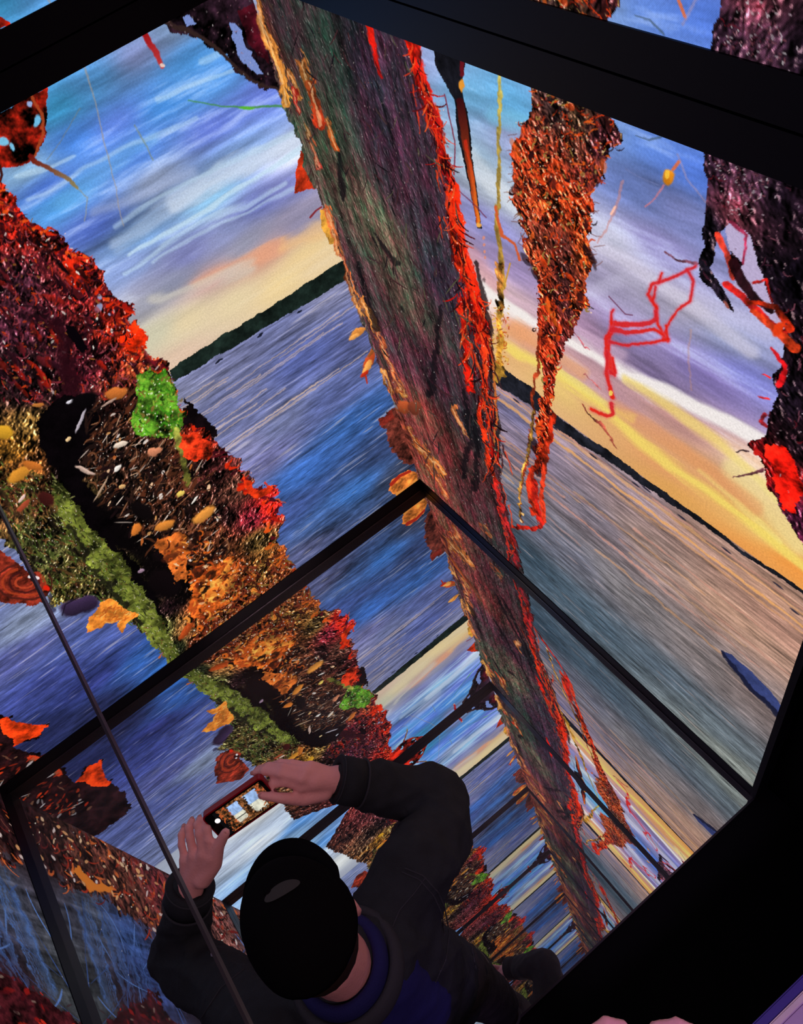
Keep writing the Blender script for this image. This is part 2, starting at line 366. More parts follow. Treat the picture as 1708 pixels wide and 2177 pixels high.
def paint_common(cv, which):
    """trunk standing over the corner of walls A and B, seen on both"""
    h, w = cv.h, cv.w; sd = 90
    f = cv.field(TRUNK, 1.0)
    g1 = fbm(h, w, 5, 70, cv.seed + 21, 5, 0.75); g2 = fbm(h, w, 60, 120, cv.seed + 22, 4, 0.8); g3 = fbm(h, w, 3, 30, cv.seed + 23, 4, 0.6)
    f = f * np.clip(1 + 0.13 * g1 + 0.13 * g2 + 0.09 * g3, 0.3, 2.0)[..., None]
    f = cv.lit(f, 70, 130, cv.seed + 25, .13, .12, .30, 1.8); g5 = fbm(h, w, 30, 60, cv.seed + 29, 4, .8)
    f = f * 1.16; f[..., 0] *= 1.04 + 0.10 * g5; f[..., 1] *= 1 - 0.05 * g5
    P_ = [(520,-60),(545,0),(575,130),(600,230),(635,300),(652,360),(690,440),(725,540),(745,600),(765,680),(800,760),(830,840),(862,900),(880,960),(885,1010),(895,1060),(960,1120),(1120,1240),(1108,1190),(1082,1090),(1066,1030),(1062,980),(1066,900),(1052,800),(1046,720),(1028,640),(1000,580),(985,500),(976,430),(965,380),(955,320),(930,260),(905,190),(888,120),(880,60),(860,-60)]
    # fringe behind the trunk
    o1, o2, rd = (215,135,60), (235,160,80), (185,45,22)
    cv.poly([(640,320),(652,350),(672,400),(650,402),(626,412),(632,370)], (150,40,18), 2, mod=0.25)
    cv.poly([(684,440),(705,470),(712,520),(700,520),(690,500),(682,480)], (205,145,55), 2, mod=0.2)
    cv.line([(660,462),(672,448),(684,440)], 4, 3, (130,40,50))
    for (x, y, l, ww, a, c) in [(760,708,44,17,-0.6,o1),(752,718,26,10,-.5,o2),(768,668,40,14,1.2,(150,90,50)),(784,770,54,20,-1.1,(190,75,35)),(780,782,42,15,-1.1,o2),(775,795,26,10,-.7,rd),(792,745,40,10,-1.0,(160,85,40))]:
        cv.blob(x, y, l, ww, a, c, 1, 2, 0.2)
    cv.line([(778,800),(781,815)], 4, 2, rd)
    cv.poly([(802,892),(830,872),(862,872),(886,930),(892,985),(872,988),(846,975),(826,945),(822,915),(806,905)], (112,50,40), 2.5, mod=0.3)
    cv.poly([(802,895),(830,872),(840,890),(812,908)], (140,45,35), 1.5, mod=0.2)
    cv.poly([(828,1040),(835,1018),(870,998),(895,1010),(900,1030),(870,1045),(842,1055)], (200,110,45), 1.5, mod=0.25)
    cv.line([(832,1030),(850,1012),(872,1002)], 7, 5, (165,40,25)); cv.line([(845,1050),(866,1040),(885,1020)], 8, 5, o1)
    mk = cv.poly(P_, f, 2.2)
    # orange fronds over the left edge
    for p, a, b, c, c2 in [([(545,-10),(560,50),(580,110),(598,160),(608,222)], 12, 22, (185,105,45), (205,135,55)),
                     ([(548,20),(570,80),(588,140)], 5, 8, (225,150,90), o2),
                     ([(612,150),(625,180),(632,210)], 10, 7, (190,110,50), o1), ([(640,128),(648,160),(655,190)], 14, 18, (195,110,50), o1),
                     ([(655,175),(668,215),(682,265)], 24, 26, (190,80,35), (185,50,25)), ([(695,255),(708,290),(716,318)], 10, 12, (170,90,40), (195,80,30)),
                     ([(640,100),(655,130)], 4, 6, (170,90,40), o1), ([(650,260),(665,320),(678,360)], 8, 10, (130,90,45), (140,40,35)),
                     ([(622,190),(628,225),(636,240)], 12, 10, (160,35,25), (120,25,25)),
                     ([(695,445),(708,490),(722,540)], 12, 10, (185,85,45), (190,110,60)), ([(728,545),(750,620),(768,670)], 5, 7, (150,50,30), o1),
                     ([(770,640),(785,670),(798,700)], 12, 18, (190,110,50), o1), ([(800,700),(825,770),(850,830)], 8, 9, (150,70,40), (180,90,50)),
                     ([(815,790),(830,820),(835,850)], 10, 6, o1, (160,80,40)), ([(840,800),(862,840)], 5, 8, (190,90,50), o1),
                     ([(868,905),(890,950),(925,985),(945,1010)], 7, 16, (185,90,40), (190,110,50)), ([(905,985),(930,1020),(955,1062)], 10, 5, (200,85,35), (170,80,40)),
                     ([(965,870),(978,900),(992,930)], 16, 5, (175,95,50), (150,80,45)), ([(1028,1115),(1045,1140)], 9, 12, (150,75,45), (175,90,50))]:
        cv.line(p, a * .8, b * .8, c, 3.2, .95, c2, 2.5, 0.2); cv.line(p, a * .22, b * .22, (245,205,150), 2, .55)
    cv.blob(858, 865, 34, 30, .2, (165,75,40), 1, 2, .3); cv.blob(880, 868, 34, 34, .2, (120,55,38), 1, 2, .3)
    # dark clefts
    for p in [[(940,650),(925,760),(915,840)],[(720,330),(730,420)],[(800,500),(845,560)],[(985,830),(1000,930),(985,1010)],[(1010,880),(1015,960),(1010,1040)],[(760,560),(800,700)]]:
        cv.line(p, 6, 12, (16,14,18), 2.5, .75, soft=3)
    cv.line([(1012,560),(1040,700),(1048,800)], 10, 14, (30,16,18), 3, .8, soft=3)
    # red side
    rc, r2 = (225,28,12), (150,18,18)
    cv.line([(876,70),(884,110),(900,180),(926,262),(950,340),(962,400)], 30, 16, rc, 3.5, .95, (190,20,20), 3, .3)
    cv.line([(962,400),(968,460),(978,530),(996,600),(1016,660),(1026,720)], 26, 26, (230,40,12), 4, .95, (205,30,12), 3, .3)
    cv.line([(985,640),(990,720),(995,790),(1000,830)], 12, 14, (220,40,15), 3, .9, (190,20,10), 2, .3)
    cv.line([(1030,700),(1032,800),(1018,880),(1036,960),(1054,1030)], 12, 7, (225,50,20), 2.5, .95, (215,45,18), 2, .3)
    cv.line([(1040,720),(1052,800),(1058,880),(1048,960)], 5, 4, (205,110,50), 2, .9)
    cv.line([(1052,1020),(1066,1080),(1086,1140),(1100,1200)], 8, 10, (190,35,30), 3, .9, (120,25,30), 2, .3)
    cv.line([(1058,1060),(1075,1140),(1085,1200)], 3, 4, (200,45,35), 2.5, .9)
    cv.line([(786,40),(792,90),(800,130),(812,165)], 16, 5, rc, 2, .95, (170,20,18), 2, .2)
    cv.line([(945,200),(968,300),(966,370)], 2, 2, (120,30,50), .5, .9)
    RS = [(872,80),(890,120),(912,190),(940,270),(962,350),(972,420),(984,500),(1000,580),(1030,650),(1045,740),(1050,830),(1062,930),(1058,1030),(1040,960),(1020,860),(1000,780),(980,680),(960,560),(950,450),(935,350),(905,240),(880,160)]
    cv.worms(RS, 260, (14, 44), (1.8, 4), [(40,8,14),(24,8,12),(235,60,25),(180,20,14),(230,90,40),(90,14,16)], 8, .15, 1.32, (250,190,170))
    for i in range(60):
        t = rng.rand(); y = 100 + 1080 * t; x = 885 + (y - 100) * 0.2 + rng.normal() * 12
        cv.line([(x, y), (x + 4 + rng.normal() * 3, y + 22), (x + 8 + rng.normal() * 6, y + 46)], 3, 1, (235,60,25) if rng.rand() < .6 else (50,12,16), 1.2, .8)
    cv.scatter(P_, 900, (2, 5), (1.2, 2.4), 1.3, [(150,130,125),(120,90,90),(100,105,80),(190,180,175),(130,70,60)], (0.3, 0.8), seed=5)
    cv.worms(P_, 170, (14, 50), (1.5, 3.4), [(24,20,26),(70,52,46),(80,76,58),(62,34,38),(22,18,22),(60,40,44)], 6, .06, 1.30, (120,100,95))

def wall_a():
    cv = Canvas('x', WA, 0, 1050, 11)
    more = [(*cv.under(x, y), r, g, b) for x, y, r, g, b in ((560,1722,232,232,228),(650,1740,95,155,225),(612,1790,150,190,232),(500,1705,172,176,190),(650,1705,205,215,232),(560,1790,215,222,232),(700,1700,120,160,215),(470,1830,190,200,220))]
    fs, fw, glow, near = sea_sky(cv, SKY_A + more, WATER_A)
    hz = (cv.PY < 0)  # placeholder mask shape
    zh = 0.5725 * S
    fw = (fw * .86 + fw.mean(-1, keepdims=True) * .14) * 1.08
    fw = fw * (1 - glow[..., None]) + np.array([200,190,195]) * glow[..., None]
    cv.col[:] = np.where((cv.Z > zh)[..., None], fs, fw)
    # warm light lines on the far water
    for k in range(26):
        z = zh - S * (0.03 + 0.16 * rng.rand() ** 1.3); u0 = rng.uniform(0, 1.3); ln = rng.uniform(.3, 1.1)
        x1, y1 = cv.fwd(np.array([u0]), np.array([z])); x2, y2 = cv.fwd(np.array([u0 + ln]), np.array([z - .01]))
        cv.line([(x1[0], y1[0]), (x2[0], y2[0])], 2.2, 1.2, (225,190,165), 1, .55)
    # clouds
    for p, a, b, c, al in [([(300,610),(420,540),(560,500),(700,440)], 30, 40, (140,142,178), .35), ([(260,520),(480,380),(640,300)], 16, 22, (195,210,235), .5),
                           ([(420,600),(520,560),(600,530)], 14, 22, (232,165,130), .55), ([(610,525),(690,480)], 10, 24, (238,190,130), .6),
                           ([(120,420),(250,350),(330,300)], 18, 8, (110,180,235), .4), ([(330,640),(450,600),(540,575)], 12, 10, (212,205,190), .6),
                           ([(380,440),(560,340),(640,300)], 6, 8, (215,225,240), .6), ([(200,450),(420,380)], 10, 14, (185,195,225), .4)]:
        cv.line(p, a * .6, b * .6, c, 8, al, soft=22, cloud=True)
    for p, b, al in [([(285,545),(450,450),(640,318)], 7, .75), ([(270,580),(430,480),(600,390)], 5, .5), ([(250,480),(400,400),(620,290)], 5, .45), ([(330,560),(480,470),(660,380)], 4, .45), ([(60,420),(250,330),(420,250)], 5, .4), ([(330,210),(480,150),(560,130)], 6, .45), ([(40,370),(150,330)], 8, .5), ([(420,130),(500,90)], 8, .4)]:
        cv.line(p, b * .7, b, (200,226,242), 5, al, soft=6, cloud=True)
    # dark far shore
    cv.poly([(360,788),(470,715),(560,662),(640,610),(690,578),(760,535),(775,570),(745,588),(660,640),(560,700),(470,752),(372,812)], (22,32,28), 1.2, mod=0.2)
    for x, y in [(638,662),(552,716),(463,771),(470,765),(555,712)]: cv.blob(x, y, 14, 5, -.5, (25,28,45))
    # dark seaweed top
    TW = [(335,48),(380,20),(420,-10),(440,-120),(560,-120),(560,60),(580,130),(596,190),(570,192),(545,180),(515,168),(495,140),(478,112),(455,108),(425,90),(400,75),(370,70),(348,60)]
    cv.poly(TW, (38,22,32), 4, mod=0.45)
    for hole in [[(385,38),(402,30),(412,52),(395,58)],[(488,45),(500,50),(520,100),(548,140),(560,160),(530,150),(505,120),(490,80)]]:
        cv.poly(hole, (120,140,200), 2.5)
    cv.poly([(505,20),(540,10),(565,90),(572,135),(545,120),(520,80)], (60,12,22), 2, mod=.3)
    cv.line([(340,45),(400,65),(450,95),(490,130),(530,172),(590,192)], 10, 5, (50,34,32), 2, 1)
    cv.scatter(TW, 160, (3, 7), (2, 3), .8, [(150,110,120),(90,40,55),(190,180,180),(15,8,12)], (.4, .9), seed=3)
    # vines on the sky
    cv.line([(180,140),(190,180),(205,225),(222,300),(232,350),(246,400),(262,480)], 3, 2, (165,150,140), 1, .6)
    cv.line([(285,265),(305,300),(325,340)], 3, 3, (130,140,120), 1, .6); cv.line([(170,230),(130,300),(100,340)], 2, 2, (120,120,110), 1, .5)
    cv.line([(400,214),(470,226),(520,228),(600,226)], 2, 5, (70,140,70), .6, .9); cv.blob(525, 229, 36, 8, 0, (90,180,50))
    cv.line([(155,390),(185,420),(180,470)], 3, 2, (150,150,140), 1, .6)
    cv.line([(306,60),(318,90),(332,110),(345,142)], 13, 8, (150,14,20), 1.5, 1, (190,60,60)); cv.blob(345, 138, 14, 10, .5, (230,200,190))
    # left-hand clump at the top
    cv.poly([(-200,330),(-100,260),(-20,235),(10,235),(60,200),(105,180),(98,225),(95,260),(98,295),(78,325),(62,345),(30,352),(0,352),(-60,420),(-200,430)], (140,26,14), 3, mod=.5)
    cv.blob(76, 258, 16, 30, .2, (110,185,225)); cv.blob(62, 222, 14, 12, 0, (150,170,215)); cv.blob(8, 300, 24, 22, 0, (120,190,225)); cv.blob(24, 312, 10, 22, -.3, (120,190,225))
    cv.line([(60,330),(85,350),(100,355),(130,375),(160,398)], 10, 8, (110,20,14), 2, 1, (140,130,90)); cv.line([(0,352),(4,372),(-4,400)], 5, 5, (60,20,16))
    cv.line([(62,200),(85,240),(92,290),(72,330)], 7, 6, (170,70,35), 2, .9)
    # big root mass
    RM = [(-400,200),(-100,340),(0,372),(15,400),(40,450),(65,465),(100,490),(122,488),(145,520),(165,540),(200,545),(215,590),(240,620),(255,650),(290,662),(275,690),(300,690),(315,715),(305,745),(335,760),(360,775),(355,790),(378,812),(380,840),(392,870),(415,890),(450,925),(485,960),(505,985),(530,1015),(545,1040),(592,1032),(575,1060),(603,1065),(600,1100),(588,1130),(602,1170),(620,1195),(645,1222),(620,1300),(380,1460),(382,1405),(358,1385),(330,1352),(290,1335),(250,1310),(205,1272),(150,1282),(110,1292),(98,1250),(60,1205),(0,1135),(-200,1000),(-500,800)]
    f = cv.field(ROOT_A, 1.0, 1.9)
    h, w = cv.h, cv.w
    g1 = fbm(h, w, 60, 60, 301, 5, .75); g2 = fbm(h, w, 130, 130, 302, 3, .8); g3 = fbm(h, w, 22, 14, 303, 4, .6)
    f = f * np.clip(1 + .2 * g1 + .12 * g2 + .36 * g3, .12, 2.6)[..., None]
    f = cv.lit(f, 46, 46, 305, .42, .6, .9, 1.6)
    cv.poly(RM, f, 5)
    # red rim
    rim = RM[2:43]
    for i in range(len(rim) - 1):
        for k in range(5):
            t = rng.rand(); x = rim[i][0] * (1 - t) + rim[i + 1][0] * t; y = rim[i][1] * (1 - t) + rim[i + 1][1] * t
            a = rng.uniform(-1.2, .6); l = rng.uniform(8, 30)
            cc = [(225,45,15),(170,25,15),(90,16,26),(235,85,25),(60,12,22)][rng.randint(5)]
            if y > 1150: cc = [(205,95,30),(120,80,30),(170,50,22),(90,40,20)][rng.randint(4)]
            x -= rng.rand() * 26
            cv.line([(x - l * .6 * math.cos(a), y - l * .6 * math.sin(a)), (x + l * .35 * math.cos(a), y + l * .35 * math.sin(a))], rng.uniform(3, 10), 1, cc, 1.6, .9)
    cv.poly([(272,690),(300,690),(316,718),(302,748),(270,742),(255,715)], (215,42,12), 3, mod=.3)
    cv.poly([(130,560),(165,545),(190,600),(175,640),(140,610)], (175,32,14), 5, mod=.4)
    for hole in [(213,632,14,12),(209,655,16,26),(232,668,8,6)]: cv.blob(hole[0], hole[1], hole[2], hole[3], .5, (150,160,200), .9)
    up = [(0,420),(110,500),(200,560),(280,700),(340,790),(260,830),(140,860),(0,850)]
    cv.scatter(up, 70, (24, 70), (8, 20), .95, [(14,5,9),(30,9,16),(70,18,26),(150,26,16),(44,14,24),(96,24,30)], (.5, .9), .25, seed=16, shade=.35)
    cv.worms(up, 300, (8, 30), (2, 4.5), [(120,40,50),(60,16,26),(20,8,14),(170,45,30),(80,24,36),(14,6,10),(140,60,70)], 15, .6, .9, (235,200,200))
    cv.scatter(up, 300, (3, 9), (1.5, 4), .7, [(130,50,60),(170,60,70),(60,20,30),(20,8,14),(200,150,150),(190,45,20),(90,25,40)], (.35, .9), .9, seed=11)
    cv.scatter(up, 130, (6, 16), (3, 6), .5, [(200,60,20),(150,90,40),(240,230,220),(120,20,35)], (.5, .95), .9, seed=12)
    cv.scatter(up, 90, (14, 40), (3, 9), .8, [(14,6,10),(25,10,16)], (.4, .9), .5, seed=13)
    cv.line([(125,690),(145,760),(150,830),(135,880)], 26, 34, (40,10,18), 5, .85, soft=5)
    cv.poly([(140,690),(160,690),(190,745),(175,750),(150,720)], (8,4,8), 2)
    # black hollow
    cv.poly([(70,900),(85,870),(130,845),(190,842),(210,890),(200,950),(170,980),(190,1040),(260,1120),(290,1170),(250,1165),(330,1250),(340,1290),(375,1380),(350,1360),(280,1270),(200,1170),(150,1080),(120,1000),(90,960)], (7,4,6), 4, mod=.2)
    cv.line([(230,1040),(250,1120),(330,1190),(370,1250)], 40, 60, (8,5,6), 8, .85, soft=8)
    # mussels and broken shells
    sh = [(190,860),(280,830),(390,920),(430,980),(460,1080),(500,1180),(420,1220),(330,1180),(240,1100),(170,1000)]
    cv.scatter(sh, 240, (18, 52), (4, 11), -.75, [(12,8,9),(40,24,20),(75,40,25),(28,14,16),(90,45,28)], (.6, .95), .45, seed=21)
    cv.scatter(sh, 110, (14, 48), (1.5, 3.5), -.75, [(190,150,120),(150,100,70),(215,195,180),(120,70,45)], (.6, 1), .35, seed=22)
    cv.scatter(sh, 34, (9, 20), (4, 8), -.8, [(230,215,205),(210,150,90),(205,110,50),(235,190,150)], (.8, 1), .5, seed=23)
    cv.worms(sh, 260, (12, 40), (2, 4.5), [(80,42,26),(40,20,16),(12,7,9),(120,74,48),(10,6,8),(12,8,9),(24,14,14)], 25, .35, -.75)
    cv.scatter(sh, 200, (2, 5), (1.5, 3), 0, [(200,170,150),(150,80,50),(90,50,30)], (.4, .9), 1, seed=24)
    for x, y, l, ww, a, c in [(172,895,62,8,-1.15,(175,165,175)),(247,835,58,24,-.25,(190,105,45)),(232,855,44,6,-.6,(170,140,125)),(255,945,34,14,-.4,(225,205,185)),(330,960,36,22,-.5,(205,130,95)),(252,995,22,12,-1,(235,225,215)),(180,1000,50,10,.45,(195,165,150)),(215,1040,70,5,-1.05,(170,140,115)),(258,1035,16,10,-.4,(215,170,110)),(432,1094,66,26,-.55,(215,140,60)),(350,1118,46,26,-.3,(205,125,50)),(290,1125,34,18,-.8,(205,115,45)),(385,1050,20,12,-.5,(220,190,90)),(150,855,20,8,-.4,(220,215,225)),(175,858,12,7,.3,(235,235,240)),(145,934,14,9,-.8,(225,190,140)),(415,1063,26,5,-.9,(230,220,210)),(180,852,60,34,-.3,(9,6,8)),(300,1085,60,40,.6,(14,9,10)),(355,1185,70,28,.1,(18,10,12)),(350,1240,80,60,.4,(14,8,10)),(300,1212,20,10,-.2,(150,120,140))]:
        cv.blob(x, y, l, ww, a, c, 1, 2, .25)
    # green weed
    G = [(290,800),(320,792),(350,790),(372,812),(384,850),(392,900),(375,935),(350,932),(320,925),(288,920),(282,880),(295,840)]
    cv.poly(G, (66,105,28), 4.5, mod=.45)
    cv.worms(G, 110, (6, 16), (3, 5), [(62,135,25),(50,110,22),(140,175,55),(35,60,16),(120,100,45)], 33, 1.0, None, (230,240,200))
    cv.scatter(G, 120, (3, 8), (3, 5), .3, [(70,150,25),(50,120,20),(150,190,60),(110,160,40),(40,70,18),(140,110,50),(225,235,190)], (.5, .95), 1, seed=31)
    cv.line([(375,920),(390,960),(398,1000),(396,1030)], 14, 12, (140,140,60), 3, .9, (90,90,35), 2, .3)
    cv.poly([(395,840),(410,870),(470,920),(455,930),(430,910),(392,905)], (16,9,12), 3, mod=.2)
    cv.poly([(385,925),(420,918),(450,950),(445,980),(415,980),(392,960)], (185,45,20), 5, mod=.4)
    cv.poly([(515,1010),(545,1040),(592,1030),(560,1055),(545,1062),(525,1045)], (230,55,20), 2.5, mod=.2)
    # orange leaves lower
    og = [(340,1170),(420,1130),(470,1180),(520,1190),(560,1260),(520,1340),(430,1390),(390,1330),(420,1270)]
    cv.poly([(360,1140),(390,1128),(400,1180),(398,1230),(372,1240),(362,1200),(330,1165),(322,1150)], (190,95,38), 3, mod=.25)
    cv.poly([(398,1290),(420,1230),(470,1190),(495,1180),(490,1240),(470,1300),(430,1330)], (200,90,32), 5, mod=.35)
    cv.poly([(425,1250),(440,1232),(470,1235),(478,1262),(455,1278),(432,1275)], (235,165,70), 2, mod=.12)
    cv.scatter(og, 26, (22, 54), (10, 22), -.6, [(215,105,36),(70,28,16),(235,150,60),(24,12,10),(170,66,26)], (.6, .95), .3, seed=45, shade=.3)
    cv.worms(og, 150, (8, 26), (3, 6), [(215,100,32),(230,140,55),(120,45,20),(60,26,16),(190,75,28)], 43, .6, -.4)
    cv.scatter(og, 160, (4, 16), (3, 7), -.4, [(210,95,30),(225,130,50),(150,55,22),(90,32,18),(180,70,30),(240,200,150),(40,18,12)], (.45, .95), .8, seed=41)
    lw = [(480,1250),(560,1170),(610,1190),(640,1225),(560,1330),(430,1430),(400,1380)]
    cv.worms(lw, 260, (6, 22), (2, 4.5), [(120,50,30),(90,32,22),(150,70,35),(60,22,18),(130,95,45),(40,18,14)], 44, .6, -.3)
    cv.scatter(lw, 200, (3, 10), (2, 5), -.4, [(120,50,30),(90,32,22),(150,70,35),(60,22,18),(170,130,60),(200,150,110),(100,80,35)], (.45, .95), .9, seed=42)
    # olive band of weed
    OB = [(105,1005),(130,1030),(165,1080),(200,1130),(250,1180),(290,1240),(330,1290),(372,1370),(392,1420),(372,1420),(330,1370),(280,1310),(225,1250),(170,1180),(130,1110),(110,1060)]
    cv.poly(OB, (82,88,34), 4, mod=.35)
    cv.worms(OB, 260, (5, 14), (1.8, 3), [(110,120,50),(60,75,28),(130,130,75),(40,42,22)], 55, .3, .7)
    cv.scatter(OB, 260, (3, 8), (2, 3), .8, [(110,120,50),(60,75,28),(140,140,80),(45,45,22),(100,60,35),(170,165,110)], (.4, .9), .6, seed=51)
    cv.line([(150,1120),(200,1210),(250,1270),(300,1330)], 10, 12, (20,18,14), 5, .8, soft=4)
    OL = [(0,980),(100,1010),(140,1120),(220,1250),(320,1350),(250,1310),(190,1270),(110,1285),(60,1200),(0,1130)]
    cv.scatter(OL, 40, (24, 60), (8, 18), .75, [(34,26,18),(96,100,44),(120,84,44),(24,18,14),(70,84,34)], (.4, .75), .3, seed=57, shade=.2)
    cv.worms(OL, 420, (6, 16), (2, 3.4), [(92,98,42),(60,70,28),(120,88,46),(38,28,20),(96,50,32),(72,100,38)], 56, .3, .75)
    cv.scatter(OL, 300, (3, 8), (2, 3), .75, [(100,105,45),(60,70,28),(130,95,50),(45,30,22),(110,55,32),(80,110,40),(160,150,90)], (.4, .9), .6, seed=52)
    for x, y, l, ww, a, c in [(8,918,44,36,.2,(205,150,40)),(38,1010,60,30,-.6,(205,135,45)),(70,990,50,20,.2,(190,105,40)),(80,860,30,9,-.1,(180,110,50)),(100,1062,40,30,.6,(60,22,20)),(50,1075,44,14,-.8,(160,70,45)),(45,1060,26,8,-.9,(225,190,180))]:
        cv.blob(x, y, l, ww, a, c, 1, 2, .2)
    # mussel and orange leaf over the water, curled shell
    cv.blob(170, 1288, 96, 42, -.28, (50,36,62), 1, 2.2, .45); cv.line([(132,1308),(140,1285),(165,1270)], 2, 2, (20,14,26), .3, .8)
    cv.blob(112, 1300, 20, 14, -.3, (60,60,90), .9)
    cv.poly([(190,1318),(215,1285),(235,1275),(262,1290),(300,1310),(258,1342),(248,1332),(255,1322),(225,1325),(186,1348)], (215,125,45), 2, mod=.18)
    cv.scatter([(200,1310),(240,1285),(290,1308),(240,1330)], 50, (6, 18), (2, 4), -.5, [(190,90,30),(240,180,90),(160,75,30)], (.5, .9), .5, seed=53)
    cv.poly([(-60,1180),(0,1165),(25,1190),(50,1210),(90,1215),(104,1248),(90,1275),(70,1288),(35,1282),(0,1275),(-60,1260)], (110,36,24), 3, mod=.35)
    for a, b, c in [(24,16,(190,70,40)),(40,28,(60,20,20)),(58,36,(170,60,30)),(74,46,(70,26,22))]:
        pts = [(60 - a * .8 * math.cos(t) - 8, 1238 + b * .8 * math.sin(t)) for t in np.linspace(-1.2, 3.6, 16)]
        cv.line(pts, 5, 3, c, 1, .85)
    cv.blob(72, 1226, 20, 22, 0, (40,14,18)); cv.blob(80, 1227, 12, 8, .4, (240,225,225)); cv.blob(62, 1226, 9, 7, 0, (235,225,225)); cv.blob(98, 1250, 14, 12, 0, (220,35,15))
    # by the far left-hand corner
    cv.poly([(-120,1480),(-20,1500),(10,1525),(25,1518),(22,1535),(60,1540),(106,1542),(80,1568),(60,1570),(40,1575),(30,1590),(50,1600),(110,1600),(128,1606),(100,1620),(60,1660),(20,1700),(-200,1800),(-300,1600)], (26,12,14), 3, mod=.4)
    cv.poly([(0,1530),(15,1522),(25,1535),(60,1538),(106,1543),(82,1563),(50,1570),(30,1590),(28,1570),(8,1562)], (225,60,18), 2, mod=.2)
    cv.line([(62,1610),(85,1612),(105,1600),(128,1602)], 8, 4, (200,60,30), 1.5)
    cv.scatter([(-100,1560),(30,1590),(100,1610),(60,1660),(0,1720),(-120,1700)], 120, (8, 26), (2, 6), -.5, [(160,40,20),(60,20,20),(190,180,180),(120,80,60),(210,60,25)], (.5, .95), .4, seed=54)
    paint_common(cv, 'A')
    return cv

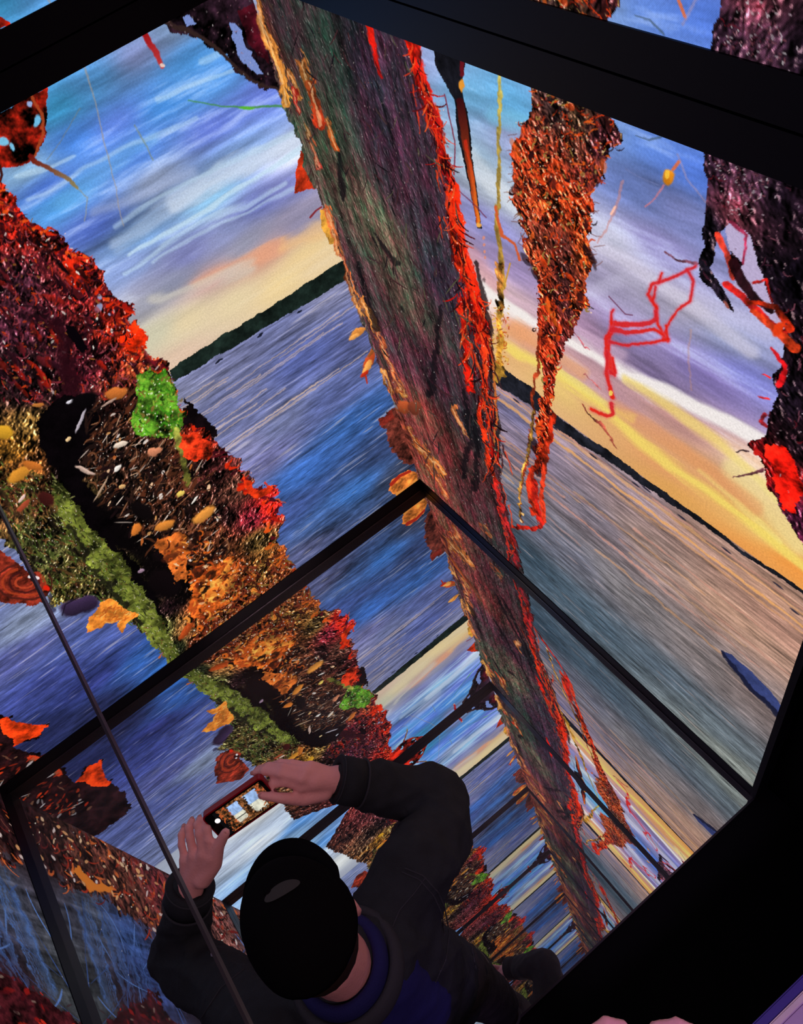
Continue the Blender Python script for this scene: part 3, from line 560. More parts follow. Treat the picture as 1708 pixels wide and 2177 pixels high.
def wall_b():
    cv = Canvas('y', WB, 0.0, 1050, 57)
    fs, fw, glow, near = sea_sky(cv, SKY_B, WATER_B, .8)
    fw = fw * (1 - glow[..., None] * .7) + np.array([205,165,150]) * glow[..., None] * .7
    zh = 0.5725 * S
    cv.col[:] = np.where((cv.Z > zh)[..., None], fs, fw)
    def along(u0, u1, z, wd, c, al, rag=1.0, soft=2):
        us = np.linspace(u0, u1, 5); x, y = cv.fwd(us, np.full(5, z)); cv.line(list(zip(x, y)), wd, wd * .6, c, rag, al, soft=soft)
    for k in range(34):
        u0 = rng.uniform(.1, 1.6); z = zh - S * (0.025 + 0.25 * rng.rand() ** 1.4)
        along(u0, u0 + rng.uniform(.2, .9), z, rng.uniform(1.5, 3), [(232,165,110),(240,180,120),(215,150,130)][rng.randint(3)], rng.uniform(.25, .7))
    along(.3, WB, zh - .055 * S, 4, (238,170,95), .75); along(.8, WB, zh - .035 * S, 3, (235,170,110), .6)
    # clouds
    for p, a, b, c, al, so in [([(1025,620),(1070,655),(1130,690),(1200,722),(1260,745),(1330,790),(1450,852),(1560,905),(1660,965)], 10, 30, (243,236,232), .95, 9),
                           ([(1090,640),(1200,690),(1330,760)], 14, 10, (225,190,210), .4, 10),
                           ([(1080,740),(1150,780),(1230,835),(1330,910),(1450,1010),(1580,1110),(1708,1205)], 8, 12, (242,216,105), .85, 8),
                           ([(1330,800),(1420,860),(1540,950),(1640,1050),(1708,1120)], 4, 12, (240,212,115), .75, 9),([(1180,790),(1270,850),(1340,890)], 12, 3, (240,220,120), .8, 8),([(1480,1000),(1560,1070),(1650,1150)], 3, 6, (244,225,130), .6, 5),
                           ([(1560,1000),(1640,1080),(1700,1140)], 40, 60, (240,220,150), .7, 18),
                           ([(1200,640),(1330,590),(1480,640),(1640,700)], 8, 26, (205,200,225), .35, 14),
                           ([(1000,330),(1060,400),(1110,440)], 24, 34, (222,228,235), .6, 14), ([(1250,520),(1330,560),(1470,650),(1600,740)], 14, 24, (215,208,225), .6, 14),
                           ([(960,500),(1010,560),(1060,620)], 20, 20, (225,150,150), .4, 12), ([(1090,700),(1150,740),(1230,790)], 24, 16, (235,165,105), .6, 12),
                           ([(1300,860),(1450,960),(1600,1080)], 14, 20, (226,150,95), .5, 12), ([(1050,250),(1110,260)], 30, 30, (120,195,225), .5, 14)]:
        cv.line(p, a * .7, b * .7, c, 4.5, al, soft=so * 1.5, cloud=True)
    cv.poly([(1040,760),(1080,790),(1130,820),(1200,896),(1300,962),(1400,1037),(1500,1108),(1600,1182),(1720,1262),(1720,1272),(1600,1192),(1500,1120),(1400,1053),(1300,984),(1200,922),(1130,862),(1060,820),(1030,800)], (26,27,34), 1.2, mod=.2)
    for x, y, l in [(1098,852,20),(1180,910,18),(1262,970,26),(1352,1030,24),(1375,1040,30),(1450,1100,26),(1545,1170,30),(1655,1245,34),(1690,1300,30)]: cv.blob(x, y, l, 4, .66, (40,38,55), .9)
    # blue spindle low on the right
    cv.poly([(1532,1382),(1556,1392),(1600,1428),(1640,1470),(1700,1545),(1700,1600),(1655,1520),(1600,1468),(1560,1425)], (52,62,110), .7, mod=.08)
    cv.line([(1535,1385),(1565,1428),(1600,1466),(1655,1518),(1700,1560)], 4, 14, (24,26,48), 1.5, .9)
    # dark taper beside the trunk
    cv.poly([(915,70),(930,150),(950,180),(966,212),(974,280),(990,360),(1006,430),(1016,484),(1026,486),(1020,430),(1008,360),(998,280),(988,212),(985,180),(990,130),(990,90)], (20,20,26), 1.2, mod=.2)
    cv.line([(978,215),(990,300),(1005,390),(1018,470)], 16, 8, (60,14,18), 1, .95, (225,90,30)); cv.line([(990,300),(1006,380),(1020,470)], 6, 6, (190,40,22), 1, .9, (235,130,40))
    cv.blob(1020, 477, 12, 12, 0, (240,170,80)); cv.blob(984, 182, 12, 30, 0, (230,150,50)); cv.line([(982,125),(984,160)], 8, 8, (110,20,30), 1, .9)
    for y in (505, 520, 535, 548): cv.blob(1028 + (y - 505) * .1, y, 6, 8, 0, (225,140,110), .8)
    cv.line([(975,405),(1015,440),(1035,462)], 2, 2, (110,40,70), .5, .8)
    # yellow strand
    cv.line([(1062,150),(1062,240),(1059,330),(1062,420),(1058,470),(1064,540),(1068,600),(1062,680),(1066,740),(1060,800)], 6, 13, (165,150,70), 2, .95, (215,150,50), 1.5, .2)
    cv.line([(1055,440),(1068,500),(1095,520),(1104,552)], 7, 4, (210,90,45), 1.2, .95)
    cv.line([(1062,560),(1058,610),(1066,650)], 14, 12, (190,120,50), 3, .9, mod=.4); cv.line([(1085,560),(1075,600)], 3, 3, (200,150,60))
    cv.scatter([(1050,650),(1085,650),(1080,790),(1045,800)], 120, (4, 12), (2, 4), .9, [(215,150,55),(160,90,30),(235,190,90),(190,70,25)], (.5, .95), .8, seed=61)
    cv.poly([(1048,770),(1072,782),(1080,800),(1062,812),(1046,808)], (110,80,30), 2, mod=.4)
    # middle weed
    MW = [(1128,120),(1300,190),(1292,245),(1330,302),(1300,325),(1290,345),(1287,388),(1262,386),(1258,450),(1255,500),(1258,540),(1262,570),(1238,600),(1252,655),(1240,668),(1222,690),(1200,740),(1180,790),(1175,850),(1178,900),(1165,960),(1160,1000),(1150,1010),(1138,1000),(1135,940),(1150,870),(1150,800),(1146,750),(1138,700),(1146,640),(1140,600),(1118,560),(1116,500),(1094,425),(1096,380),(1092,320),(1104,280),(1126,240),(1130,190)]
    f = cv.field([(1180,230,45,32,32),(1230,250,70,50,35),(1160,300,90,40,30),(1220,320,80,40,30),(1280,300,60,25,32),(1130,330,150,45,22),(1180,370,170,55,25),(1240,370,100,35,30),(1120,420,170,60,30),(1180,440,185,60,25),(1240,450,170,50,22),(1150,500,90,40,30),(1200,520,60,30,28),(1245,540,170,65,25),(1150,560,150,55,28),(1200,590,50,25,26),(1160,640,190,50,22),(1200,650,60,28,30),(1240,650,170,60,25),(1160,720,200,55,25),(1190,720,80,30,30),(1150,800,120,30,20),(1165,850,180,50,22),(1160,930,185,45,20),(1150,1000,150,40,22)], 1.0, 1.8)
    g1 = fbm(cv.h, cv.w, 70, 70, 401, 4, .8); f = cv.lit(f * np.clip(1 + .25 * g1, .15, 2.4)[..., None], 60, 60, 405, .45, .6, .9, 1.6)
    cv.poly(MW, f, 4.5)
    cv.scatter(MW, 44, (20, 60), (8, 18), 1.25, [(24,10,14),(210,60,20),(60,22,22),(230,95,28),(36,14,18)], (.5, .9), .3, seed=67, shade=.3)
    cv.worms(MW, 460, (8, 24), (2.2, 4.5), [(205,60,22),(215,90,30),(110,28,18),(36,16,20),(150,42,22),(24,12,16),(150,120,60)], 66, .9, None, (250,215,170))
    cv.scatter(MW, 200, (3, 8), (2, 5), 1.2, [(215,65,22),(225,100,35),(120,28,18),(40,16,20),(160,45,22),(170,140,80),(240,200,150)], (.45, .9), .7, seed=62)
    cv.scatter([(1100,280),(1250,240),(1290,330),(1240,480),(1120,470)], 260, (3, 7), (2, 4), .5, [(190,110,60),(225,190,160),(30,14,16),(200,60,25)], (.5, .95), 1, seed=63)
    for p, a, b, c in [([(1146,700),(1142,780),(1132,850),(1138,870),(1128,930),(1118,990),(1104,1060),(1112,1110)], 7, 4, (150,50,25)),
                       ([(1135,870),(1130,930),(1112,1000),(1104,1062),(1110,1108)], 5, 3, (225,165,70)), ([(1180,880),(1165,940),(1130,1000),(1128,1040),(1138,1090)], 12, 14, (200,45,20)),
                       ([(1165,940),(1158,1000),(1150,1060),(1158,1110)], 12, 8, (195,50,25)), ([(1136,1020),(1142,1080),(1152,1115),(1140,1125),(1112,1122),(1092,1118)], 10, 8, (180,30,20)),
                       ([(1210,690),(1240,740),(1250,745)], 2, 2, (150,60,70)), ([(1240,860),(1290,920),(1315,955)], 3, 2, (140,60,50)), ([(1245,795),(1280,830)], 2, 2, (170,90,90))]:
        cv.line(p, a, b, c, 2, .95, mod=.3)
    cv.blob(1112, 1092, 10, 5, .9, (240,190,120)); cv.blob(1108, 1108, 10, 4, .9, (240,190,140))
    for i in range(40):
        y = 280 + rng.rand() * 320; s_ = rng.rand() < .6; x = (1098 + max(0, y - 430) * .25) if s_ else 1260 + rng.normal() * 6
        a = rng.uniform(1.8, 3.8) if s_ else rng.uniform(-.8, .9); l = rng.uniform(8, 26)
        cv.line([(x, y), (x + l * math.cos(a), y + l * math.sin(a) * .8)], 1.6, 1, (110,60,50), .8, .7)
    # small hanging things
    cv.blob(1420, 378, 30, 38, .3, (215,130,25), 1, 2, .2); cv.blob(1418, 372, 12, 22, .3, (245,190,60)); cv.line([(1444,344),(1432,360)], 7, 7, (205,110,80))
    cv.line([(1410,395),(1395,420),(1372,440)], 4, 3, (205,120,130), 1, .7); cv.line([(1325,385),(1312,440),(1290,490),(1272,515)], 6, 4, (205,130,120), 1.5, .5)
    cv.line([(1308,440),(1300,455)], 5, 5, (250,190,170)); cv.line([(1330,360),(1375,385),(1400,395)], 2, 2, (110,120,170), .7, .7)
    cv.line([(1355,290),(1380,300),(1405,292)], 3, 5, (70,90,110), 1, .7); cv.line([(1440,330),(1460,380),(1500,430)], 3, 3, (180,150,170), 1, .5)
    cv.line([(1466,700),(1464,770),(1470,830)], 4, 3, (200,140,110), 1.5, .35)
    # right-hand root
    RR = [(1498,240),(1498,330),(1503,400),(1500,440),(1494,490),(1496,520),(1484,560),(1486,590),(1510,610),(1530,640),(1552,662),(1555,650),(1535,610),(1514,575),(1520,540),(1530,500),(1550,480),(1552,560),(1590,610),(1640,660),(1668,720),(1660,780),(1645,800),(1655,840),(1632,880),(1632,930),(1592,942),(1602,960),(1622,985),(1632,1040),(1650,1060),(1680,1120),(1712,1155),(1820,1260),(1900,900),(1900,200)]
    f = cv.field([(1520,360,50,30,45),(1600,400,60,36,50),(1560,450,110,50,60),(1510,480,16,14,22),(1500,560,14,12,18),(1530,620,22,18,26),(1560,600,40,20,30),(1620,560,14,9,15),(1650,420,14,9,16),(1700,600,8,6,11),(1680,700,18,10,16),(1680,850,18,12,19),(1700,950,24,14,20),(1650,1000,120,14,14),(1690,1100,60,20,40)], 1.0, 1.6)
    f = cv.lit(f * np.clip(1 + .2 * g1, .2, 2.4)[..., None], 55, 55, 407, .4, .5, .8, 1.7)
    cv.poly(RR, f, 2.5)
    cv.worms(RR, 200, (8, 26), (2, 4), [(60,26,40),(20,12,18),(110,60,75),(90,20,30)], 68, .5, 1.2, (200,180,195))
    cv.poly([(1545,480),(1560,470),(1600,500),(1612,560),(1632,620),(1650,660),(1670,700),(1640,680),(1600,640),(1562,610),(1568,580),(1582,560),(1552,530)], (185,170,205), 2)
    rd = (215,30,25)
    for p, a, b, c in [([(1528,500),(1545,540),(1560,590)], 14, 12, (225,60,40)), ([(1555,470),(1590,500),(1582,560)], 8, 5, (150,40,70)),
                       ([(1545,605),(1580,630),(1620,670),(1670,710)], 16, 12, rd), ([(1560,560),(1580,600),(1610,640),(1640,660)], 24, 12, (40,12,18)),
                       ([(1600,600),(1630,595),(1640,640)], 5, 4, rd), ([(1590,640),(1650,650),(1680,700)], 8, 16, (225,50,20)),
                       ([(1600,660),(1650,700),(1690,740)], 10, 22, (215,60,25)), ([(1640,740),(1670,780),(1660,820)], 5, 14, (200,20,25)),
                       ([(1480,562),(1440,552),(1412,536)], 7, 3, (110,60,75)), ([(1625,880),(1618,895),(1630,905)], 8, 6, (210,40,50)),
                       ([(1592,960),(1580,955),(1565,960)], 3, 2, (60,30,40)), ([(1622,1000),(1590,1008),(1558,1015)], 6, 2, (100,50,60)),
                       ([(1640,805),(1620,795)], 4, 2, rd), ([(1632,850),(1612,842)], 4, 2, rd)]:
        cv.line(p, a, b, c, 1.5, .95, mod=.3)
    cv.poly([(1640,950),(1672,948),(1700,1000),(1708,1060),(1690,1090),(1660,1070),(1652,1020),(1632,980)], (215,24,14), 5, mod=.4)
    cv.blob(1610, 965, 16, 14, 0, (200,30,25)); cv.blob(1655, 700, 24, 40, .5, (225,60,20))
    cv.scatter(RR, 160, (3, 9), (2, 4), 1.0, [(120,80,90),(60,30,40),(150,120,130),(15,10,16),(190,170,180)], (.4, .85), 1, seed=64)
    cv.scatter([(1520,340),(1640,380),(1600,470),(1540,460)], 160, (4, 10), (2, 4), .8, [(170,120,130),(110,60,70),(200,190,195),(80,30,45)], (.5, .9), .8, seed=65)
    cv.blob(1543, 648, 24, 8, 1.0, (150,80,70))
    # red tangle
    rr = (205,35,45)
    for p, a, b in [([(1478,568),(1440,585),(1402,600),(1386,606),(1378,625),(1395,650),(1400,690),(1420,722)], 5, 6), ([(1402,600),(1408,580)], 4, 3), ([(1462,575),(1476,600),(1468,640),(1440,660),(1422,690),(1410,722)], 5, 4),
                    ([(1395,660),(1395,680),(1370,690),(1330,690),(1305,690),(1292,720),(1290,752),(1300,790)], 7, 14), ([(1300,700),(1340,708),(1390,700),(1410,710)], 8, 5),
                    ([(1298,728),(1340,735),(1395,728),(1422,718),(1418,690)], 5, 4), ([(1305,660),(1300,690)], 4, 5), ([(1290,750),(1288,790),(1300,830),(1304,845)], 6, 8), ([(1296,790),(1308,800),(1302,760)], 4, 4),
                    ([(1302,860),(1304,880),(1292,886),(1276,880),(1258,868)], 8, 4), ([(1395,610),(1388,640),(1398,655)], 4, 4)]:
        cv.line(p, a + 3, b + 3, (215,70,90), 1.2, .4, soft=4)
        cv.line(p, a, b, rr, 1.2, .9, (225,30,15), 1.5)
    cv.blob(1300, 836, 10, 14, 0, (240,200,90)); cv.line([(1295,630),(1330,668),(1345,670)], 2, 2, (110,60,90))
    paint_common(cv, 'B')
    return cv

def wall_c():
    cv = Canvas('y', WB, WA, 620, 91, flip=True)
    # laid out on the artwork as it mirrors in the floor
    f = cv.field([(60,1760,30,16,20),(120,1800,45,28,26),(250,1850,70,45,38),(330,1900,80,35,38),(400,1960,70,38,40),(200,1950,62,66,80),(280,2000,48,66,112),(150,2050,58,60,66),(200,2120,52,54,58),(320,2080,44,58,104),(420,2050,60,42,44),(500,2060,105,66,62),(300,2170,40,20,24),(420,2150,30,26,40),(480,1950,90,60,60),(700,2300,90,120,180),(600,2120,70,60,70)], 1.0, 1.4)
    h, w = cv.h, cv.w
    g1 = fbm(h, w, 3, 60, 501, 4, .7); g2 = fbm(h, w, 60, 40, 502, 4, .8)
    cv.col[:] = f * np.clip(1 + .14 * g1 + .12 * g2, .3, 2)[..., None]
    for i in range(60):
        t = rng.rand(); x = 150 + 260 * rng.rand(); y = 1900 + 60 * rng.rand()
        cv.line([(x, y), (x + 30, y + 90), (x + 60, y + 190)], 2, 2, (70,100,160), 2, .4)
    M = [(30,1720),(120,1735),(300,1830),(480,1925),(520,2060),(470,2090),(400,2040),(330,1990),(300,1960),(200,1900),(130,1880),(90,1840)]
    cv.worms([(130,1900),(520,1950),(560,2177),(200,2177)], 60, (40, 160), (1.5, 2.5), [(80,110,170),(50,70,120)], 75, .02, 1.15)
    f2 = cv.field([(60,1760,26,12,14),(150,1800,50,30,26),(250,1850,75,40,32),(350,1900,85,32,34),(430,1980,70,38,36),(500,2060,110,70,64)], 1, 1.4) * np.clip(1 + .45 * g2, .2, 2.4)[..., None]
    cv.poly(M, f2, 7)
    cv.worms(M, 260, (8, 28), (2, 5), [(150,45,28),(100,30,28),(50,28,26),(18,10,12),(200,95,45),(110,60,48)], 76, .4, 1.1)
    cv.scatter(M, 150, (4, 14), (3, 6), 1.0, [(160,50,30),(110,30,30),(60,30,26),(25,14,16),(190,150,120),(120,70,50),(215,110,50)], (.5, .95), .5, seed=71)
    cv.scatter(M, 60, (8, 18), (4, 7), 1.1, [(230,190,150),(210,150,100),(200,180,175)], (.8, 1), .3, seed=72)
    cv.line([(165,1850),(195,1885),(230,1890)], 16, 18, (200,110,40), 2, 1)
    cv.poly([(-60,2040),(20,2080),(60,2085),(90,2110),(130,2140),(190,2150),(210,2190),(260,2150),(300,2125),(330,2110),(350,2160),(440,2200),(420,2300),(-60,2300)], (44,14,18), 5, mod=.4)
    cv.scatter([(0,2060),(60,2090),(150,2140),(230,2150),(340,2130),(420,2260),(0,2300)], 260, (6, 26), (3, 8), 1.0, [(150,25,22),(70,14,20),(40,12,18),(190,40,25),(120,100,90)], (.5, .95), .5, seed=73)
    return cv

def screen_mesh(cv, name):
    h, w = cv.h, cv.w
    X, Y = (cv.U, 0 * cv.U) if cv.axis == 'x' else (0 * cv.U + cv.x0, cv.U)
    co = np.stack([X, Y, cv.Z], -1).reshape(-1, 3).astype(np.float32)
    i = np.arange(h * w).reshape(h, w)
    q = np.stack([i[:-1, :-1], i[:-1, 1:], i[1:, 1:], i[1:, :-1]], -1).reshape(-1, 4)
    if cv.axis == 'x' : q = q[:, ::-1]
    if cv.axis == 'y' and cv.x0 > 1: q = q[:, ::-1]
    me = bpy.data.meshes.new(name)
    me.vertices.add(len(co)); me.vertices.foreach_set('co', co.ravel())
    me.loops.add(q.size); me.loops.foreach_set('vertex_index', q.ravel().astype(np.int32))
    me.polygons.add(len(q)); me.polygons.foreach_set('loop_start', np.arange(0, q.size, 4, dtype=np.int32))
    me.update(calc_edges=True)
    a = me.color_attributes.new('picture', 'FLOAT_COLOR', 'POINT')
    c = srgb(np.clip(cv.col, 0, 255)).reshape(-1, 3)
    a.data.foreach_set('color', np.concatenate([c, np.ones((len(c), 1))], 1).astype(np.float32).ravel())
    me.materials.append(SCREEN)
    return me

# ------------------------------------------------------------------ the room shell
TH = 0.06
OY = 4.2
struct(boxes('floor', [((0, 0, -0.03), (WA, 2.006, 0))], 'floor_mirror'))
struct(boxes('floor_landing', [((-1.6, 2.006, -0.03), (4.0, OY, -0.002))], 'black_matte')).name = 'floor'
struct(boxes('ceiling', [((-0.02, -0.02, 2 * S), (WA + 0.02, 2.006, 2 * S + 0.03))], 'ceiling_mirror'))
struct(boxes('wall_left', [((-0.08, -0.16, -0.03), (WA + 0.16, -0.06, 2 * S + 0.05))], 'black_matte'))
struct(boxes('wall_right', [((-0.16, -0.16, -0.03), (-0.06, OY, 2 * S + 0.05))], 'black_matte'))
struct(boxes('wall_far', [((WA + 0.06, -0.06, -0.03), (WA + 0.16, OY, 2 * S + 0.05))], 'black_matte'))
struct(boxes('wall_back', [((-0.16, OY, -0.03), (WA + 0.16, OY + 0.1, 2 * S + 0.05))], 'black_matte'))

# frames: low black skirting, the deep band between the two tiers (two boards with a thin gap) and a top rail
def frame(n, axis, length, x0, sgn):
    out = []
    for z0, z1 in [(0.0, ZL), (ZT, S - 0.0025), (S + 0.0025, ZU), (2 * S - ZL, 2 * S - 0.001)]:
        if axis == 'x': out.append(((-0.002, -0.055, z0), (length, 0.004, z1)))
        else:
            a, b = (x0 - 0.055, x0 + 0.004) if sgn > 0 else (x0 - 0.004, x0 + 0.055)
            out.append(((a, 0.004, z0), (b, length, z1)))
    return struct(boxes(n, out, 'frame_metal'))
frame('trim_1', 'x', WA, 0, 1); frame('trim_2', 'y', WB + 0.02, 0, 1); frame('trim_3', 'y', WB + 0.02, WA, -1)
boxes_end = boxes('trim_4', [((-0.056, WB + 0.001, 0.0), (0.006, WB + 0.021, 2 * S - 0.001)), ((WA - 0.006, WB + 0.021, 0.0), (WA + 0.056, WB + 0.041, 2 * S - 0.001))], 'black_paint'); struct(boxes_end)
struct(boxes('trim_5', [((0.0, 0.004, 0.0005), (WA, 0.0065, 0.004)), ((0.004, 0.004, 0.0005), (0.0065, WB, 0.004)), ((0.0, 2.0, 0.0003), (WA, 2.007, 0.002))], 'joint_metal'))
# thin joint rail spanning the room at the top of the lower tier
struct(boxes('trim_6', [((0.4866 * S - 0.0014, 0.004, S - 0.006), (0.4866 * S + 0.0014, OY, S + 0.004))], 'joint_metal'))

LAB = {
 'A': ('lower led screen showing blue sunset sky, far shore and big root mass crusted with shells', 'mirrored copy of the led screen above the left black band, its blue sky upside down'),
 'B': ('led screen, lower tier, showing orange sunset sky with hanging red seaweed and grey water', 'mirrored copy of the led screen above the right black band, showing the orange seaweed sky upside down'),
 'C': ('led screen, lower tier at the bottom left, showing dark shells and dim blue water', 'mirrored copy of the led screen, over the dark shells and dim blue water screen')}
for key, fn in (('A', wall_a), ('B', wall_b), ('C', wall_c)):
    cv = fn(); me = screen_mesh(cv, 'led_screen'); del cv
    o = bpy.data.objects.new('led_screen', me); C.objects.link(o); tag(o, LAB[key][0], 'screen')
    o2 = o.copy(); C.objects.link(o2); o2.scale = (1, 1, -1); o2.location = (0, 0, 2 * S); tag(o2, LAB[key][1], 'screen')  # added mirrored copy in place of the ceiling mirror's image
    # cabinet behind the picture
    for ob, z0, z1 in ((o, ZL, ZT), (o2, ZU, 2 * S - ZL)):
        if key == 'A': lo, hi = (0, -0.05, z0), (WA, -0.003, z1)
        elif key == 'B': lo, hi = (-0.05, 0, z0), (-0.003, WB, z1)
        else: lo, hi = (WA + 0.003, 0, z0), (WA + 0.05, WB, z1)
        k = boxes('cabinet', [(lo, hi)], 'black_paint'); k.parent = ob; k.matrix_parent_inverse = ob.matrix_basis.inverted()
#PEOPLE
# ------------------------------------------------------------------ people
def capsule(bm, a, b, ra, rb, sub=3, flat=None):
    """tapered limb piece between two joints; flat=(axis vector, factor) squashes it across that axis"""
    t = bmesh.new(); a = Vector(a); b = Vector(b)
    for c, r in ((a, ra), (b, rb)):
        mtx = Matrix.Translation(c)
        if flat:
            n = Vector(flat[0]).normalized(); k = flat[1] - 1
            sm = Matrix([[ (1 if i == j else 0) + k * n[i] * n[j] for j in range(3)] for i in range(3)]).to_4x4()
            mtx = mtx @ sm
        bmesh.ops.create_icosphere(t, subdivisions=sub, radius=r, matrix=mtx)
    res = bmesh.ops.convex_hull(t, input=t.verts)
    junk = [g for g in res['geom_interior'] if isinstance(g, bmesh.types.BMVert)] + [g for g in res['geom_unused'] if isinstance(g, bmesh.types.BMVert)]
    bmesh.ops.delete(t, geom=list(set(junk)), context='VERTS')
    me = bpy.data.meshes.new('tmp'); t.to_mesh(me); t.free(); bm.from_mesh(me); bpy.data.meshes.remove(me)
def ellipsoid(bm, c, rad, rot=None, sub=3):
    m = Matrix.Translation(Vector(c)) @ (rot.to_4x4() if rot else Matrix.Identity(4)) @ Matrix.Diagonal((*rad, 1))
    bmesh.ops.create_icosphere(bm, subdivisions=sub, radius=1.0, matrix=m)
def chain(bm, pts, rs, **k):
    for i in range(len(pts) - 1): capsule(bm, pts[i], pts[i + 1], rs[i], rs[i + 1], **k)
def organic(name, bm, voxel, smooth_n, material, parent, wrinkle=0.0, wscale=20, seed=0):
    me = bpy.data.meshes.new(name); bm.to_mesh(me); bm.free()
    o = bpy.data.objects.new(name, me); C.objects.link(o)
    r = o.modifiers.new('r', 'REMESH'); r.mode = 'VOXEL'; r.voxel_size = voxel; r.use_smooth_shade = True
    s = o.modifiers.new('s', 'SMOOTH'); s.factor = 0.5; s.iterations = smooth_n
    dg = bpy.context.evaluated_depsgraph_get(); dg.update()
    me2 = bpy.data.meshes.new_from_object(o.evaluated_get(dg)); bpy.data.objects.remove(o); bpy.data.meshes.remove(me)
    me2.name = name
    if wrinkle:
        n = len(me2.vertices); co = np.empty(n * 3, np.float32); me2.vertices.foreach_get('co', co); co = co.reshape(-1, 3)
        no = np.empty(n * 3, np.float32); me2.vertices.foreach_get('normal', no); no = no.reshape(-1, 3)
        r_ = np.random.RandomState(seed); d = np.zeros(n)
        for k in range(14):
            v = r_.normal(size=3); v /= np.linalg.norm(v); f = wscale * (0.5 + 1.6 * r_.rand())
            ph = co @ v * f + 2.2 * np.sin(co @ r_.normal(size=3) * wscale * .25 + r_.rand() * 6) + r_.rand() * 6
            d += (1 - np.abs(np.sin(ph))) ** 2 - .35
        co += no * (d / 4 * wrinkle)[:, None]; me2.vertices.foreach_set('co', co.ravel())
    me2.materials.clear()
    return link(name, me2, material, parent, smooth=True)
def rot_to(f, u):
    f = Vector(f).normalized(); u = Vector(u); s = f.cross(u).normalized(); u = s.cross(f)
    return Matrix([[s[i], f[i], u[i]] for i in range(3)])       # columns: right, forward, up

def head_parts(bm, c, M3, k=1.0):
    """head about c; M3 columns are right, forward, up"""
    def P(x, y, z): return Vector(c) + M3 @ Vector((x * k, y * k, z * k))
    ellipsoid(bm, P(0, -.012, .03), (.076 * k, .094 * k, .088 * k), M3)
    ellipsoid(bm, P(0, .022, -.035), (.058 * k, .066 * k, .078 * k), M3)
    ellipsoid(bm, P(0, .045, -.088), (.032 * k, .034 * k, .026 * k), M3)      # chin
    capsule(bm, P(0, .083, .012), P(0, .108, -.026), .008 * k, .014 * k)       # nose
    for s in (-1, 1):
        ellipsoid(bm, P(s * .012, .098, -.03), (.008 * k,) * 3)
        capsule(bm, P(s * .012, .082, .028), P(s * .046, .07, .024), .009 * k, .008 * k)   # brow
        ellipsoid(bm, P(s * .04, .066, -.018), (.022 * k, .018 * k, .018 * k), M3)         # cheek
        capsule(bm, P(0, .088, -.055), P(s * .022, .079, -.056), .0075 * k, .004 * k)       # lips
        capsule(bm, P(0, .086, -.064), P(s * .018, .079, -.062), .0075 * k, .004 * k)
        # ear: a curved rim, a lobe and a bowl
        pts = [P(s * .074, .004, .022), P(s * .086, -.012, .034), P(s * .092, -.028, .022), P(s * .09, -.028, 0), P(s * .082, -.014, -.022), P(s * .076, .0, -.03)]
        chain(bm, pts, [.006 * k] * 6, sub=2); ellipsoid(bm, P(s * .079, -.01, 0), (.006 * k, .018 * k, .026 * k), M3, 2)
    return P

def finger(bm, pts, r0=.0088, r1=.0070):
    n = len(pts); chain(bm, pts, [r0 + (r1 - r0) * i / (n - 1) for i in range(n)], sub=2)
    for p in pts[1:-1]: ellipsoid(bm, p, (r0 * 1.04,) * 3, None, 2)
def nail(parent, a, b, up):
    a = Vector(a); b = Vector(b); f = (b - a).normalized(); bm = bmesh.new()
    M = rot_to(f, up); ellipsoid(bm, b + M @ Vector((0, .001, .0058)), (.0048, .0062, .0018), M, 2)
    return from_bm('fingernail', bm, 'nail', parent, True)
mat('nail', (205, 150, 145), 0.3)

# ---- the person in the cap
P1 = empty('person', (1.235, 1.93, 0.0))
tag(P1, 'person in black cap and dark denim jacket holding up a phone, seen from above', 'person')
HC = Vector((1.235, 1.905, 1.635)); HF = Vector((-0.04, -1.0, -0.40)).normalized(); HM = rot_to(HF, (0, 0, 1))
SR, SL = Vector((1.045, 1.875, 1.435)), Vector((1.425, 1.93, 1.43))
ER, WR = at(935, 1697, 1.30), at(718, 1656, 1.45)
EL, WL = at(378, 2035, 1.20), at(405, 1885, 1.40)
body = bmesh.new()
P = head_parts(body, HC, HM)
capsule(body, (1.235, 1.95, 1.42), HC + HM @ Vector((0, -.03, -.04)), .064, .056)                       # neck
chain(body, [(1.235, 1.95, 1.38), (1.235, 1.95, 1.2), (1.235, 1.95, 1.0)], [.115, .11, .11], flat=((0, 1, 0), .7))
for s_, e_, w_ in ((SR, ER, WR), (SL, EL, WL)):
    chain(body, [(1.235, 1.95, 1.38), s_, e_, w_], [.06, .044, .036, .029])
for sx in (-1, 1):
    chain(body, [(1.235 + sx * .075, 1.95, .90), (1.235 + sx * .10, 1.93, .50), (1.235 + sx * .11, 1.95, .09)], [.070, .050, .036])
    chain(body, [(1.235 + sx * .11, 1.95, .05), (1.235 + sx * .12, 1.80, .035)], [.035, .028])
# phone first, the hands close on it
PA, PB = at(452, 1764, 1.500), at(577, 1677, 1.520)
pa = (PB - PA).normalized(); NV = Vector((0, .84, .54)); pn = (NV - pa * pa.dot(NV)).normalized(); pb = pn.cross(pa)   # pb: towards the far (upper) edge when positive y is nearer
if pb.y > 0: pb = -pb
pc = (PA + PB) / 2; PLn = (PB - PA).length / 2
def PH(x, y, z): return pc + pa * x + pb * y + pn * z
